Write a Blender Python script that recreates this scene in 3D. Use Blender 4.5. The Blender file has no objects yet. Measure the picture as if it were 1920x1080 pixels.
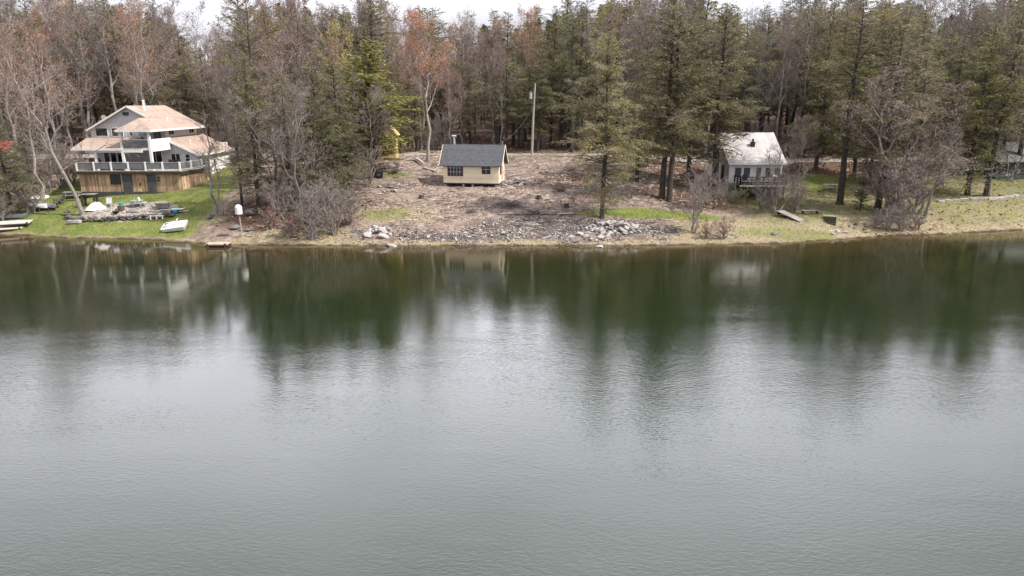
import bpy, math, random
import numpy as np
from mathutils import Vector, Matrix
R = math.radians
S = bpy.context.scene
COL = S.collection
rng = random.Random(7)

# ------------------------------------------------------------------ camera
CH, TILT, FPX = 13.0, R(15.2), 1280.0
cam = bpy.data.cameras.new('camera'); cam.lens = 24; cam.sensor_width = 36
cam.clip_end = 6000; cam.clip_start = .5
co = bpy.data.objects.new('camera', cam); COL.objects.link(co)
co.location = (0, 0, CH); co.rotation_euler = (R(90) - TILT, 0, 0)
S.camera = co


def ray(px, py):
    a, b = px - 960, 540 - py
    return (a, math.cos(TILT) * FPX + math.sin(TILT) * b, -math.sin(TILT) * FPX + math.cos(TILT) * b)


def at(px, py, Y):
    d = ray(px, py); t = Y / d[1]
    return Vector((d[0] * t, Y, CH + d[2] * t))


def lerp_tab(tab, x):
    if x <= tab[0][0]: return tab[0][1]
    for (a, b), (c, d) in zip(tab, tab[1:]):
        if x <= c: return b + (d - b) * (x - a) / (c - a)
    return tab[-1][1]


# ------------------------------------------------------------------ terrain function
_sh = [(-400, 432), (-200, 438), (0, 441), (60, 442), (130, 447), (200, 447), (330, 452), (400, 459), (480, 460), (700, 461), (960, 461),
       (1200, 461), (1300, 459), (1450, 457), (1560, 450), (1640, 444), (1740, 441), (1850, 435), (1920, 431), (2200, 412)]
SHX, SHY = [], []
for px, py in _sh:
    d = ray(px, py); t = -CH / d[2]
    SHX.append(d[0] * t); SHY.append(d[1] * t)
SHX = np.array(SHX); SHY = np.array(SHY)
PROF = {  # x : distance from the shore -> height
    -75: [(-400, -6), (-30, -5), (-6, -1.2), (0, 0), (1, .25), (4, 1.0), (8, 1.7), (15, 2.6), (22, 4.2), (30, 5.8), (40, 6.5), (90, 9), (200, 18), (1500, 90)],
    -45: [(-400, -6), (-30, -5), (-6, -1.2), (0, 0), (.8, .25), (3.9, 1.1), (6.5, 1.9), (8.6, 2.35), (11, 3.1), (14, 3.4), (25, 5.0), (32, 6.1), (40, 6.5), (90, 9), (200, 18), (1500, 90)],
    -33: [(-400, -6), (-30, -5), (-6, -1.2), (0, 0), (.8, .25), (4, 1.1), (8, 2.3), (11, 3.5), (18, 4.4), (25, 5.0), (32, 6.1), (40, 6.5), (90, 9), (200, 18), (1500, 90)],
    -20: [(-400, -6), (-30, -5), (-6, -1.2), (0, 0), (1, .4), (8, 2.1), (14, 3.5), (20, 4.4), (30, 5.9), (36, 6.3), (55, 6.6), (100, 8.6), (200, 18), (1500, 90)],
    12: [(-400, -6), (-30, -5), (-6, -1.2), (0, 0), (1, .4), (8, 2.0), (14, 3.55), (18, 3.9), (22, 4.5), (30, 5.9), (36, 6.2), (55, 6.6), (100, 8.6), (200, 18), (1500, 90)],
    27: [(-400, -6), (-30, -5), (-6, -1.2), (0, 0), (1, .3), (5, 1.1), (10, 1.5), (17, 2.2), (22, 2.9), (28, 4.2), (33, 5.5), (40, 6.0), (90, 8.5), (200, 18), (1500, 90)],
    45: [(-400, -6), (-30, -5), (-6, -1.2), (0, 0), (1, .35), (5, 1.5), (8, 1.9), (13, 2.3), (20, 3.2), (28, 4.9), (32, 5.6), (40, 6.1), (90, 8.5), (200, 18), (1500, 90)],
    58: [(-400, -6), (-30, -5), (-6, -1.2), (0, 0), (.8, .4), (4.3, 1.9), (6, 2.35), (12, 2.8), (20, 3.9), (27, 5.1), (34, 5.9), (90, 8.5), (200, 18), (1500, 90)],
}
PXS = np.array(sorted(PROF))
PT = [np.array(PROF[x]) for x in PXS]


def zg_arr(X, Y):
    X = np.asarray(X, float); Y = np.asarray(Y, float)
    d = Y - np.interp(X, SHX, SHY)
    H = np.stack([np.interp(d, p[:, 0], p[:, 1]) for p in PT])
    xi = np.clip(np.interp(X, PXS, np.arange(len(PXS))), 0, len(PXS) - 1.0001)
    i = np.floor(xi).astype(int); f = xi - i; f = f * f * (3 - 2 * f)
    z = np.take_along_axis(H, i[None], 0)[0] * (1 - f) + np.take_along_axis(H, i[None] + 1, 0)[0] * f
    w = np.exp(-((X + 4.3) / 5) ** 4 - ((Y - 80) / 3.0) ** 4); z = z * (1 - w) + 3.66 * w
    z = z + .09 * np.sin(X * 1.9 + 2 * np.sin(X * .43)) * np.sin(X * .77 + Y * .9) * np.exp(-(d / 2.2) ** 2) + .05 * np.sin(X * 4.7 + Y * 2.2) * np.exp(-(d / 2.2) ** 2)
    k = np.clip(d / 3, 0, 1) * np.clip((160 - d) / 30, 0.2, 1)
    n = .07 * np.sin(X * .9 + 1.3 * np.sin(Y * .5)) * np.sin(Y * 1.1 + .7 * np.sin(X * .6)) + .05 * np.sin(X * 2.1 + Y * 1.7) * np.sin(Y * 2.6 - X * .8)
    return z + n * k


def zg(x, y): return float(zg_arr(np.array([x]), np.array([y]))[0])


def gp(px, py):
    """where the sight line through a photo pixel meets the ground"""
    d = ray(px, py); t = 50 / d[1]
    for _ in range(4000):
        x, y, z = d[0] * t, d[1] * t, CH + d[2] * t
        if z <= max(0, zg(x, y)): break
        t *= 1.0007
    return Vector((x, y, zg(x, y)))


# ------------------------------------------------------------------ materials
MATS = {}


def nd(nt, t, **kw):
    n = nt.nodes.new(t)
    for k, v in kw.items():
        if k in n.inputs: n.inputs[k].default_value = v
        else: setattr(n, k, v)
    return n


def mat(name, c1, c2=None, scale=3.0, rough=.8, bump=0., bscale=None, stripe=None, spec=.3, metal=0, detail=6, c3=None, coord='Object'):
    """two-tone noise material, with optional board/course lines: stripe=(axis, period, depth)"""
    if name in MATS: return MATS[name]
    m = bpy.data.materials.new(name); m.use_nodes = True
    nt = m.node_tree; L = nt.links; b = nt.nodes['Principled BSDF']
    b.inputs['Roughness'].default_value = rough; b.inputs['Specular IOR Level'].default_value = spec; b.inputs['Metallic'].default_value = metal
    c2 = c2 or tuple(x * .75 for x in c1)
    tc = nd(nt, 'ShaderNodeTexCoord')
    no = nd(nt, 'ShaderNodeTexNoise', Scale=scale, Detail=detail, Roughness=.65)
    L.new(tc.outputs[coord], no.inputs['Vector'])
    r = nd(nt, 'ShaderNodeValToRGB'); r.color_ramp.elements[0].position = .32; r.color_ramp.elements[1].position = .68
    r.color_ramp.elements[0].color = (*c2, 1); r.color_ramp.elements[1].color = (*c1, 1)
    if c3:
        e = r.color_ramp.elements.new(.8); e.color = (*c3, 1)
    L.new(no.outputs['Fac'], r.inputs['Fac'])
    col = r.outputs['Color']; h = no.outputs['Fac']
    if bump or stripe:
        bp = nd(nt, 'ShaderNodeBump', Strength=1.0, Distance=bump or .02)
        if bscale:
            n2 = nd(nt, 'ShaderNodeTexNoise', Scale=bscale, Detail=5); L.new(tc.outputs[coord], n2.inputs['Vector']); h = n2.outputs['Fac']
        if stripe:
            ax, per, dep, *var = stripe
            sp = nd(nt, 'ShaderNodeSeparateXYZ'); L.new(tc.outputs[coord], sp.inputs[0])
            a = nd(nt, 'ShaderNodeMath', operation='DIVIDE'); a.inputs[1].default_value = per; L.new(sp.outputs[ax], a.inputs[0])
            fr = nd(nt, 'ShaderNodeMath', operation='FRACT'); L.new(a.outputs[0], fr.inputs[0])
            fl = nd(nt, 'ShaderNodeMath', operation='FLOOR'); L.new(a.outputs[0], fl.inputs[0])
            wn = nd(nt, 'ShaderNodeTexWhiteNoise', noise_dimensions='1D'); L.new(fl.outputs[0], wn.inputs['W'])
            mr = nd(nt, 'ShaderNodeMapRange'); v_ = var[0] if var else .08; mr.inputs['To Min'].default_value = 1 - v_; mr.inputs['To Max'].default_value = 1 + v_; L.new(wn.outputs['Value'], mr.inputs['Value'])
            lt = nd(nt, 'ShaderNodeMath', operation='LESS_THAN'); lt.inputs[1].default_value = .1; L.new(fr.outputs[0], lt.inputs[0])
            g = nd(nt, 'ShaderNodeMath', operation='MULTIPLY'); g.inputs[1].default_value = -dep; L.new(lt.outputs[0], g.inputs[0])
            ad = nd(nt, 'ShaderNodeMath', operation='ADD'); L.new(mr.outputs[0], ad.inputs[0]); L.new(g.outputs[0], ad.inputs[1])
            mx = nd(nt, 'ShaderNodeVectorMath', operation='SCALE'); L.new(col, mx.inputs[0]); L.new(ad.outputs[0], mx.inputs['Scale'])
            col = mx.outputs[0]
            h2 = nd(nt, 'ShaderNodeMath', operation='ADD'); L.new(h, h2.inputs[0]); L.new(ad.outputs[0], h2.inputs[1]); h = h2.outputs[0]
        L.new(h, bp.inputs['Height']); L.new(bp.outputs['Normal'], b.inputs['Normal'])
    L.new(col, b.inputs['Base Color'])
    MATS[name] = m
    return m


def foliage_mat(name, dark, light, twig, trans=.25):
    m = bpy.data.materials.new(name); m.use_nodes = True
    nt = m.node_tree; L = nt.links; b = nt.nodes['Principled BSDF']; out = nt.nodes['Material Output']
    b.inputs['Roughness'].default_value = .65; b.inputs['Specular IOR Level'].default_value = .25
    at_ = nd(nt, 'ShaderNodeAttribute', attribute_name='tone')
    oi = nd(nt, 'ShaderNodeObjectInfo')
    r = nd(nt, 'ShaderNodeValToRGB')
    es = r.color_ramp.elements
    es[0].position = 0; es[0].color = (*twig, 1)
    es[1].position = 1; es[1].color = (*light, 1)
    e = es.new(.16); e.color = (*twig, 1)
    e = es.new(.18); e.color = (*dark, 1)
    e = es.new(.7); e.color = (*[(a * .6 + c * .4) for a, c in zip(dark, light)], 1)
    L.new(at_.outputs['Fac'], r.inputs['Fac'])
    # per tree tint from the object colour
    mx = nd(nt, 'ShaderNodeMix', data_type='RGBA', blend_type='MULTIPLY'); mx.inputs[0].default_value = 1
    L.new(r.outputs['Color'], mx.inputs[6]); L.new(oi.outputs['Color'], mx.inputs[7])
    L.new(mx.outputs[2], b.inputs['Base Color'])
    tr = nd(nt, 'ShaderNodeBsdfTranslucent'); L.new(mx.outputs[2], tr.inputs['Color'])
    ms = nd(nt, 'ShaderNodeMixShader'); ms.inputs[0].default_value = trans
    L.new(b.outputs[0], ms.inputs[1]); L.new(tr.outputs[0], ms.inputs[2]); L.new(ms.outputs[0], out.inputs['Surface'])
    MATS[name] = m
    return m


def bud_mat():
    m = bpy.data.materials.new('bud'); m.use_nodes = True
    nt = m.node_tree; L = nt.links; b = nt.nodes['Principled BSDF']
    b.inputs['Roughness'].default_value = .7
    oi = nd(nt, 'ShaderNodeObjectInfo')
    a = nd(nt, 'ShaderNodeAttribute', attribute_name='tone')
    mr = nd(nt, 'ShaderNodeMapRange'); mr.inputs['To Min'].default_value = .8; mr.inputs['To Max'].default_value = 1.7
    L.new(a.outputs['Fac'], mr.inputs['Value'])
    s = nd(nt, 'ShaderNodeVectorMath', operation='SCALE'); L.new(oi.outputs['Color'], s.inputs[0]); L.new(mr.outputs[0], s.inputs['Scale'])
    L.new(s.outputs[0], b.inputs['Base Color'])
    return m


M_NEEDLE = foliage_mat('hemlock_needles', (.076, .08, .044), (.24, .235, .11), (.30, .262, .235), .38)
M_BUD = bud_mat()
M_TWIG = mat('bare_twig', (.30, .255, .235), (.17, .145, .13), 1.2, .9)
M_BARK = mat('grey_bark', (.30, .265, .24), (.14, .12, .108), 2.5, .95, .03, 9)
M_BARKD = mat('dark_bark', (.085, .07, .06), (.035, .03, .026), 2.5, .95, .03, 9)
M_BARKL = mat('pale_bark', (.36, .33, .30), (.19, .17, .155), 1.8, .9, .02, 9)
M_SIDESHADE = mat('shaded_siding', (.50, .50, .51), (.46, .46, .47), 1.5, .7, .01, 20, (2, .15, .06))  # same siding as the side walls, darkened in colour for the shaded front
M_WHITE = mat('white_paint', (.78, .77, .74), (.70, .69, .66), 2, .6, .004, 20)
M_WHITESIDE = mat('white_siding', (.76, .75, .72), (.68, .67, .64), 1.5, .7, .01, 20, (2, .15, .07))  # lighter copy of the house siding for its sunlit sides
M_SHING = mat('tan_shingle', (.39, .295, .245), (.27, .20, .163), 1.1, .95, .015, 14, (2, .16, .08))
M_SHINGD = mat('charcoal_shingle', (.105, .108, .118), (.068, .07, .078), 3.2, .95, .015, 14, (2, .14, .12))
M_ROOFW = mat('weathered_white_roof', (.50, .475, .47), (.34, .315, .31), .55, .85, .01, 12, (0, .6, .06))
M_CREAM = mat('cream_siding', (.80, .71, .53), (.69, .60, .44), 1.3, .75, .01, 20, (2, .2, .1))
M_WOOD = mat('raw_plank', (.56, .39, .25), (.27, .175, .11), .9, .85, .01, 20, (0, .16, .25, .38))
M_WOODY = mat('raw_plank_side', (.52, .36, .24), (.36, .24, .155), 2.5, .85, .01, 20, (1, .16, .25, .38))
M_WOODG = mat('weathered_plank', (.40, .365, .33), (.25, .225, .20), 2, .9, .01, 20, (0, .15, .25))
M_WOODD = mat('dark_stained_wood', (.06, .042, .034), (.035, .026, .022), 3, .8, .01)
M_RED = mat('dark_red_paint', (.12, .022, .02), (.07, .015, .014), 3, .7)
M_GLASS = mat('window_glass', (.022, .024, .028), (.012, .013, .016), .8, .08, spec=.5)
M_CLEAR = mat('hazy_rail_panel', (.17, .172, .178), (.11, .112, .116), 1.2, .25, spec=.5)
M_BLACK = mat('black_metal', (.022, .022, .023), (.012, .012, .013), 4, .5)
M_STONE = mat('pale_stone', (.48, .45, .425), (.25, .235, .22), 2.0, .95, .05, 5)
M_STONED = mat('grey_stone', (.23, .22, .21), (.11, .105, .10), 2.0, .95, .05, 5)
M_DKWALL = mat('dark_foundation', (.085, .085, .09), (.05, .05, .054), 2, .9, .02, 8)
M_POLE = mat('weathered_pole', (.42, .38, .345), (.30, .27, .24), 2, .9)
M_GALV = mat('pale_grey_metal', (.50, .51, .52), (.40, .41, .42), 3, .45, metal=.3)
M_CONC = mat('pale_dock_boards', (.62, .56, .50), (.46, .41, .36), 1.6, .9, .01, 12, (1, .18, .2))
M_TARPW = mat('white_tarp', (.80, .77, .74), (.66, .63, .60), 1.5, .6)
M_HULLW = mat('white_hull', (.74, .74, .73), (.62, .62, .61), 2, .35, spec=.5)
M_HULLG = mat('grey_hull', (.22, .24, .25), (.16, .17, .18), 2, .4, spec=.5)
M_TEAL = mat('teal_plastic', (.08, .38, .33), None, 3, .5)
M_BLUE = mat('blue_plastic', (.05, .30, .50), None, 3, .5)
M_GREENW = mat('dark_green_siding', (.085, .098, .092), (.055, .065, .06), 1.5, .8, .01, 20, (2, .2, .1))
M_YEL = mat('bright_yellow_siding', (.62, .48, .23), (.48, .36, .17), 1.6, .8, .01, 10, (0, .3, .12))
M_REDR = mat('red_metal_roof', (.40, .075, .06), (.26, .05, .045), 2, .6, .01, 8, (0, .4, .2))
M_WIRE = mat('black_cable', (.05, .05, .05), None, 2, .7)
M_DKTARP = mat('dark_grey_tarp', (.10, .105, .11), (.06, .062, .066), 2, .6, .03, 4)

# ------------------------------------------------------------------ mesh helper
CUBE_F = [(0, 1, 3, 2), (4, 6, 7, 5), (0, 4, 5, 1), (2, 3, 7, 6), (0, 2, 6, 4), (1, 5, 7, 3)]


class MB:
    def __init__(s): s.v, s.f, s.m = [], [], []

    def add(s, vs, fs, mi=0):
        o = len(s.v); s.v += [tuple(v) for v in vs]; s.f += [tuple(i + o for i in f) for f in fs]; s.m += [mi] * len(fs)
        return s

    def box(s, x0, x1, y0, y1, z0, z1, mi=0):
        return s.add([(x, y, z) for x in (x0, x1) for y in (y0, y1) for z in (z0, z1)], CUBE_F, mi)

    def obox(s, c, ax, h, mi=0):
        c = Vector(c); u, v, n = [Vector(a) * k for a, k in zip(ax, h)]
        return s.add([c + u * i + v * j + n * k for i in (-1, 1) for j in (-1, 1) for k in (-1, 1)], CUBE_F, mi)

    def bar(s, p, q, w, h=None, mi=0):
        p, q = Vector(p), Vector(q); d = (q - p); l = d.length; d.normalize()
        up = Vector((0, 0, 1)) if abs(d.z) < .95 else Vector((0, 1, 0))
        u = d.cross(up).normalized(); v = u.cross(d)
        return s.obox((p + q) / 2, (d, u, v), (l / 2, w / 2, (h or w) / 2), mi)

    def tube(s, pts, rs, n=6, mi=0, cap=True):
        pts = [Vector(p) for p in pts]; o = len(s.v)
        for i, p in enumerate(pts):
            d = (pts[min(i + 1, len(pts) - 1)] - pts[max(i - 1, 0)]).normalized()
            up = Vector((0, 0, 1)) if abs(d.z) < .9 else Vector((1, 0, 0))
            u = d.cross(up).normalized(); w = u.cross(d)
            for k in range(n):
                a = 2 * math.pi * k / n
                s.v.append(tuple(p + (u * math.cos(a) + w * math.sin(a)) * rs[i]))
        for i in range(len(pts) - 1):
            for k in range(n):
                a, b = o + i * n + k, o + i * n + (k + 1) % n
                s.f.append((a, b, b + n, a + n)); s.m.append(mi)
        if cap:
            s.f.append(tuple(o + k for k in range(n))[::-1]); s.m.append(mi)
            e = o + (len(pts) - 1) * n
            s.f.append(tuple(e + k for k in range(n))); s.m.append(mi)
        return s

    def slab(s, poly, t, mi=0, d=(0, 0, -1)):
        """a plane polygon given thickness t along d"""
        n = len(poly); d = Vector(d) * t; vs = [Vector(p) for p in poly] + [Vector(p) + d for p in poly]
        fs = [tuple(range(n)), tuple(range(2 * n - 1, n - 1, -1))] + [(i, i + n, (i + 1) % n + n, (i + 1) % n) for i in range(n)]
        return s.add(vs, fs, mi)

    def build(s, name, mats, parent=None, org=(0, 0, 0), smooth=False, loc=None):
        me = bpy.data.meshes.new(name); o_ = Vector(org)
        me.from_pydata([tuple(Vector(v) - o_) for v in s.v], [], s.f)
        mats = mats if isinstance(mats, (list, tuple)) else [mats]
        for m in mats: me.materials.append(m)
        me.polygons.foreach_set('material_index', s.m)
        if smooth: me.polygons.foreach_set('use_smooth', [True] * len(s.f))
        me.update()
        ob = bpy.data.objects.new(name, me); COL.objects.link(ob)
        if parent: ob.parent = parent
        if loc is not None: ob.location = loc
        return ob


def tag(o, label=None, cat=None, group=None, kind=None):
    if label: o['label'] = label
    if cat: o['category'] = cat
    if group: o['group'] = group
    if kind: o['kind'] = kind
    return o


def thing(name, label, cat, loc, rz=0, group=None):
    o = bpy.data.objects.new(name, None); COL.objects.link(o); o.empty_display_size = .2
    o.location = loc; o.rotation_euler = (0, 0, rz)
    return tag(o, label, cat, group)


X_, Y_, Z_ = Vector((1, 0, 0)), Vector((0, 1, 0)), Vector((0, 0, 1))


def window(parent, c, u, n, w, h, nx=1, ny=1, fm=None, fw=.05, org=(0, 0, 0), label=None, glass=None, bm=None):
    """a frame with its bars, and the pane as a sub-part"""
    c, u, n = Vector(c), Vector(u).normalized(), Vector(n).normalized()
    m = MB(); A = (u, Z_, n)
    for sg in (-1, 1):
        m.obox(c + u * sg * (w / 2 - fw / 2) + n * .03, A, (fw / 2, h / 2, .03))
        m.obox(c + Z_ * sg * (h / 2 - fw / 2) + n * .031, A, (w / 2 - fw, fw / 2, .029))
    k = MB()
    for i in range(1, nx): k.obox(c + u * (-w / 2 + w * i / nx) + n * .025, A, (.022, h / 2 - fw, .02))
    for j in range(1, ny): k.obox(c + Z_ * (-h / 2 + h * j / ny) + n * .024, A, (w / 2 - fw, .022, .017))
    f = m.build('window', fm or M_WHITE, parent, org)
    if k.v: k.build('glazing_bars', bm or fm or M_WHITE, f, org)
    p = MB().obox(c + n * .008, A, (w / 2 - fw * .6, h / 2 - fw * .6, .008)).build('pane', glass or M_GLASS, f, org)
    return f


# ------------------------------------------------------------------ ground, water, road
def ground():
    xs = np.concatenate([[-1500, -700, -350, -200, -140], np.arange(-110, 110.01, .42), [140, 200, 350, 700, 1500]])
    ys = np.concatenate([[-400, -100, 0, 40, 52], np.arange(58, 100, .36), np.arange(100, 130, .9), np.arange(130, 240, 4), [300, 500, 900, 1600]])
    X, Y = np.meshgrid(xs, ys)
    nx, ny = len(xs), len(ys)
    Z = zg_arr(X.ravel(), Y.ravel())
    X, Y = X.ravel(), Y.ravel()
    me = bpy.data.meshes.new('ground')
    i = np.arange(nx * ny).reshape(ny, nx)
    f = np.stack([i[:-1, :-1], i[:-1, 1:], i[1:, 1:], i[1:, :-1]], -1).reshape(-1, 4)
    me.vertices.add(len(X)); me.vertices.foreach_set('co', np.stack([X, Y, Z], 1).ravel())
    me.loops.add(f.size); me.loops.foreach_set('vertex_index', f.ravel())
    me.polygons.add(len(f)); me.polygons.foreach_set('loop_start', np.arange(0, f.size, 4)); me.polygons.foreach_set('loop_total', np.full(len(f), 4))
    me.polygons.foreach_set('use_smooth', np.ones(len(f), bool))
    me.update(); me.validate()
    # what grows or lies where: weights painted from world position
    d = Y - np.interp(X, SHX, SHY)

    def blob(cx, cy, rx, ry, p=1.0):
        q = ((X - cx) / rx) ** 2 + ((Y - cy) / ry) ** 2
        return np.clip(1.6 * (1 - q), 0, 1) * p

    def pb(px, py, wpx, hy, p=1.0):
        g = gp(px, py); return blob(g.x, g.y, wpx * g.y / FPX, hy, p)
    wob = .8 * np.sin(X * .7 + 2 * np.sin(Y * .3)) + .6 * np.sin(Y * 1.3 + X * .4)
    sm = lambda a, lo, hi: np.clip((a - lo) / (hi - lo), 0, 1)
    lake_l = sm(-X, 30.5, 33) * sm(X, -57, -51)
    grass = lake_l * sm(d, .2, .9) * sm(26 - d, 0, 5)
    grass = np.maximum(grass, pb(1230, 401, 150, 1.6, 1.0)); grass = np.maximum(grass, pb(1130, 398, 60, 1.0, .8))
    grass = np.maximum(grass, pb(1545, 345, 60, 4.5, .95)); grass = np.maximum(grass, pb(1860, 330, 110, 3.5, .8))
    grass = np.maximum(grass, pb(1480, 440, 130, 2.2, .45)); grass = np.maximum(grass, pb(740, 328, 45, 1.2, .6))
    grass = np.maximum(grass, pb(720, 402, 60, 2.0, .45)); grass = np.maximum(grass, sm(X, 22, 27) * sm(d, 3, 6) * sm(24 - d, 0, 4) * .42)
    dry = sm(X, 14, 18) * sm(d, .1, .6) * sm(9 - d + wob, 0, 3) * .75
    dry = np.maximum(dry, sm(X, 42, 48) * sm(d, .1, .6) * sm(8 - d + wob, 0, 3) * .72)
    grass = np.maximum(grass, sm(X, 42, 48) * sm(d, .3, 2) * sm(9 - d + wob, 0, 3) * .38)
    dry = np.maximum(dry, sm(.55 - np.abs(d - .5) + .25 * wob, 0, .5) * (1 - lake_l) * .8)
    dry = np.maximum(dry, pb(740, 400, 120, 3, .5)); dry = np.maximum(dry, pb(560, 440, 120, 2.5, .8))
    dry = np.maximum(dry, pb(380, 410, 60, 2.2, .7)); dry = np.maximum(dry, pb(1040, 292, 90, 1.2, .7)); dry = np.maximum(dry, sm(1.6 - np.abs(d - 36), 0, 1) * .5)
    dry = np.maximum(dry, lake_l * sm(1.0 - np.abs(d - 2.8), 0, 1) * .35)
    fade = 1 - grass
    litter = sm(d + wob, 33, 36)
    litter = np.maximum(litter, pb(1290, 370, 110, 5, .9)); litter = np.maximum(litter, sm(X, 15, 20) * sm(d, 8, 12) * .75 * fade)
    litter = np.maximum(litter, pb(560, 400, 170, 6, .85)); litter = np.maximum(litter, pb(1060, 340, 70, 5, .55)); litter = np.maximum(litter, pb(30, 395, 90, 3.5, .8))
    litter = np.maximum(litter, sm(-X, 56, 60) * sm(d, 1, 3) * .8)
    litter = np.maximum(litter, sm(X, 36, 40) * sm(d, .5, 2) * sm(12 - d, 0, 4) * .5); litter = np.maximum(litter, pb(1690, 430, 130, 2.0, .9)); litter = np.maximum(litter, pb(1800, 390, 90, 1.2, .5))
    dark = pb(1000, 428, 150, 3.2, .62); dark = np.maximum(dark, pb(1150, 425, 85, 2.4, .95)); dark = np.maximum(dark, pb(1250, 433, 40, 1.0, .6))
    dark = np.maximum(dark, pb(955, 385, 45, 1.2, .55)); dark = np.maximum(dark, pb(1090, 315, 90, 2.0, .45)); dark = np.maximum(dark, pb(860, 443, 160, 1.3, .6)); dark = np.maximum(dark, pb(735, 350, 40, 1.5, .5))
    grav = lake_l * pb(240, 396, 105, 2.6, 1.0)
    grass *= 1 - .85 * grav
    grass *= 1 - np.clip(pb(300, 358, 100, 1.0, 1), 0, 1) * .8
    for nm, w in (('zone_a', (grass, litter, dark, np.ones_like(X))), ('zone_b', (dry, grav, sm(.35 - d, 0, .5), np.ones_like(X)))):
        at_ = me.color_attributes.new(nm, 'FLOAT_COLOR', 'POINT')
        at_.data.foreach_set('color', np.stack(w, 1).astype(np.float32).ravel())
    m = bpy.data.materials.new('bare_ground'); m.use_nodes = True; nt = m.node_tree; L = nt.links; b = nt.nodes['Principled BSDF']
    b.inputs['Roughness'].default_value = .95; b.inputs['Specular IOR Level'].default_value = .15
    tc = nd(nt, 'ShaderNodeTexCoord')

    def noise(sc, det=6, rgh=.7):
        n = nd(nt, 'ShaderNodeTexNoise', Scale=sc, Detail=det, Roughness=rgh); L.new(tc.outputs['Object'], n.inputs['Vector']); return n.outputs['Fac']

    def ramp(fac, *cs):
        r = nd(nt, 'ShaderNodeValToRGB'); e = r.color_ramp.elements
        e[0].position, e[0].color = cs[0][0], (*cs[0][1], 1); e[1].position, e[1].color = cs[-1][0], (*cs[-1][1], 1)
        for p, c in cs[1:-1]:
            k = e.new(p); k.color = (*c, 1)
        L.new(fac, r.inputs[0]); return r.outputs[0]
    nf, nm_, nb = noise(3.2, 10, .8), noise(.55, 6, .6), noise(.16, 4)
    n1 = noise(1.1, 5, .65)
    sm_ = nd(nt, 'ShaderNodeMix', data_type='FLOAT'); sm_.inputs[0].default_value = .5; L.new(nf, sm_.inputs[2]); L.new(n1, sm_.inputs[3])
    soil = ramp(sm_.outputs[0], (.33, (.05, .036, .029)), (.45, (.155, .115, .092)), (.54, (.255, .197, .165)), (.67, (.43, .355, .31)))
    gr = ramp(nf, (.32, (.05, .07, .014)), (.5, (.12, .15, .032)), (.68, (.27, .25, .10)))
    gr2 = ramp(nm_, (.35, (.06, .105, .018)), (.65, (.23, .215, .08)))
    gmx = nd(nt, 'ShaderNodeMix', data_type='RGBA'); gmx.inputs[0].default_value = .5; L.new(gr, gmx.inputs[6]); L.new(gr2, gmx.inputs[7])
    lit = ramp(nf, (.3, (.05, .03, .022)), (.55, (.13, .078, .055)), (.75, (.27, .185, .14)))
    dk = ramp(nf, (.33, (.045, .036, .032)), (.55, (.11, .09, .082)), (.70, (.34, .30, .28)))
    dr = ramp(nf, (.3, (.13, .10, .06)), (.55, (.31, .255, .165)), (.75, (.48, .41, .30)))
    gv = ramp(nf, (.35, (.25, .21, .185)), (.65, (.46, .40, .36)))
    wet = ramp(nf, (.35, (.03, .022, .012)), (.65, (.085, .06, .03)))
    za = nd(nt, 'ShaderNodeAttribute', attribute_name='zone_a'); zb = nd(nt, 'ShaderNodeAttribute', attribute_name='zone_b')
    sa = nd(nt, 'ShaderNodeSeparateColor'); L.new(za.outputs['Color'], sa.inputs[0]); sb = nd(nt, 'ShaderNodeSeparateColor'); L.new(zb.outputs['Color'], sb.inputs[0])
    nmix = nd(nt, 'ShaderNodeMath', operation='ADD'); L.new(nf, nmix.inputs[0]); L.new(nm_, nmix.inputs[1])   # ~1 mean

    def over(base, col, w):
        # weight broken up by noise
        a = nd(nt, 'ShaderNodeMath', operation='ADD'); L.new(w, a.inputs[0]); L.new(nmix.outputs[0], a.inputs[1])
        mr = nd(nt, 'ShaderNodeMapRange', interpolation_type='SMOOTHSTEP'); mr.inputs['From Min'].default_value = 1.05; mr.inputs['From Max'].default_value = 1.75
        L.new(a.outputs[0], mr.inputs['Value'])
        wm = nd(nt, 'ShaderNodeMath', operation='GREATER_THAN'); wm.inputs[1].default_value = .01; L.new(w, wm.inputs[0])
        mu = nd(nt, 'ShaderNodeMath', operation='MULTIPLY'); L.new(mr.outputs[0], mu.inputs[0]); L.new(wm.outputs[0], mu.inputs[1])
        x = nd(nt, 'ShaderNodeMix', data_type='RGBA'); L.new(mu.outputs[0], x.inputs[0]); L.new(base, x.inputs[6]); L.new(col, x.inputs[7]); return x.outputs[2]
    c = over(soil, lit, sa.outputs[1]); c = over(c, dr, sb.outputs[0]); c = over(c, gmx.outputs[2], sa.outputs[0]); c = over(c, dk, sa.outputs[2]); c = over(c, gv, sb.outputs[1]); c = over(c, wet, sb.outputs[2])
    v = nd(nt, 'ShaderNodeMapRange'); v.inputs['From Min'].default_value = .3; v.inputs['From Max'].default_value = .7; v.inputs['To Min'].default_value = .8; v.inputs['To Max'].default_value = 1.15; L.new(nb, v.inputs['Value'])
    sc_ = nd(nt, 'ShaderNodeVectorMath', operation='SCALE'); L.new(c, sc_.inputs[0]); L.new(v.outputs[0], sc_.inputs['Scale'])
    L.new(sc_.outputs[0], b.inputs['Base Color'])
    bp = nd(nt, 'ShaderNodeBump', Strength=.9, Distance=.09); L.new(nf, bp.inputs['Height']); L.new(bp.outputs[0], b.inputs['Normal'])
    me.materials.append(m)
    o = bpy.data.objects.new('ground', me); COL.objects.link(o); tag(o, kind='structure')
    return dict(X=X, Y=Y, grass=grass, dry=dry, litter=litter, dark=dark, grav=grav, d=d)


G = ground()


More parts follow.
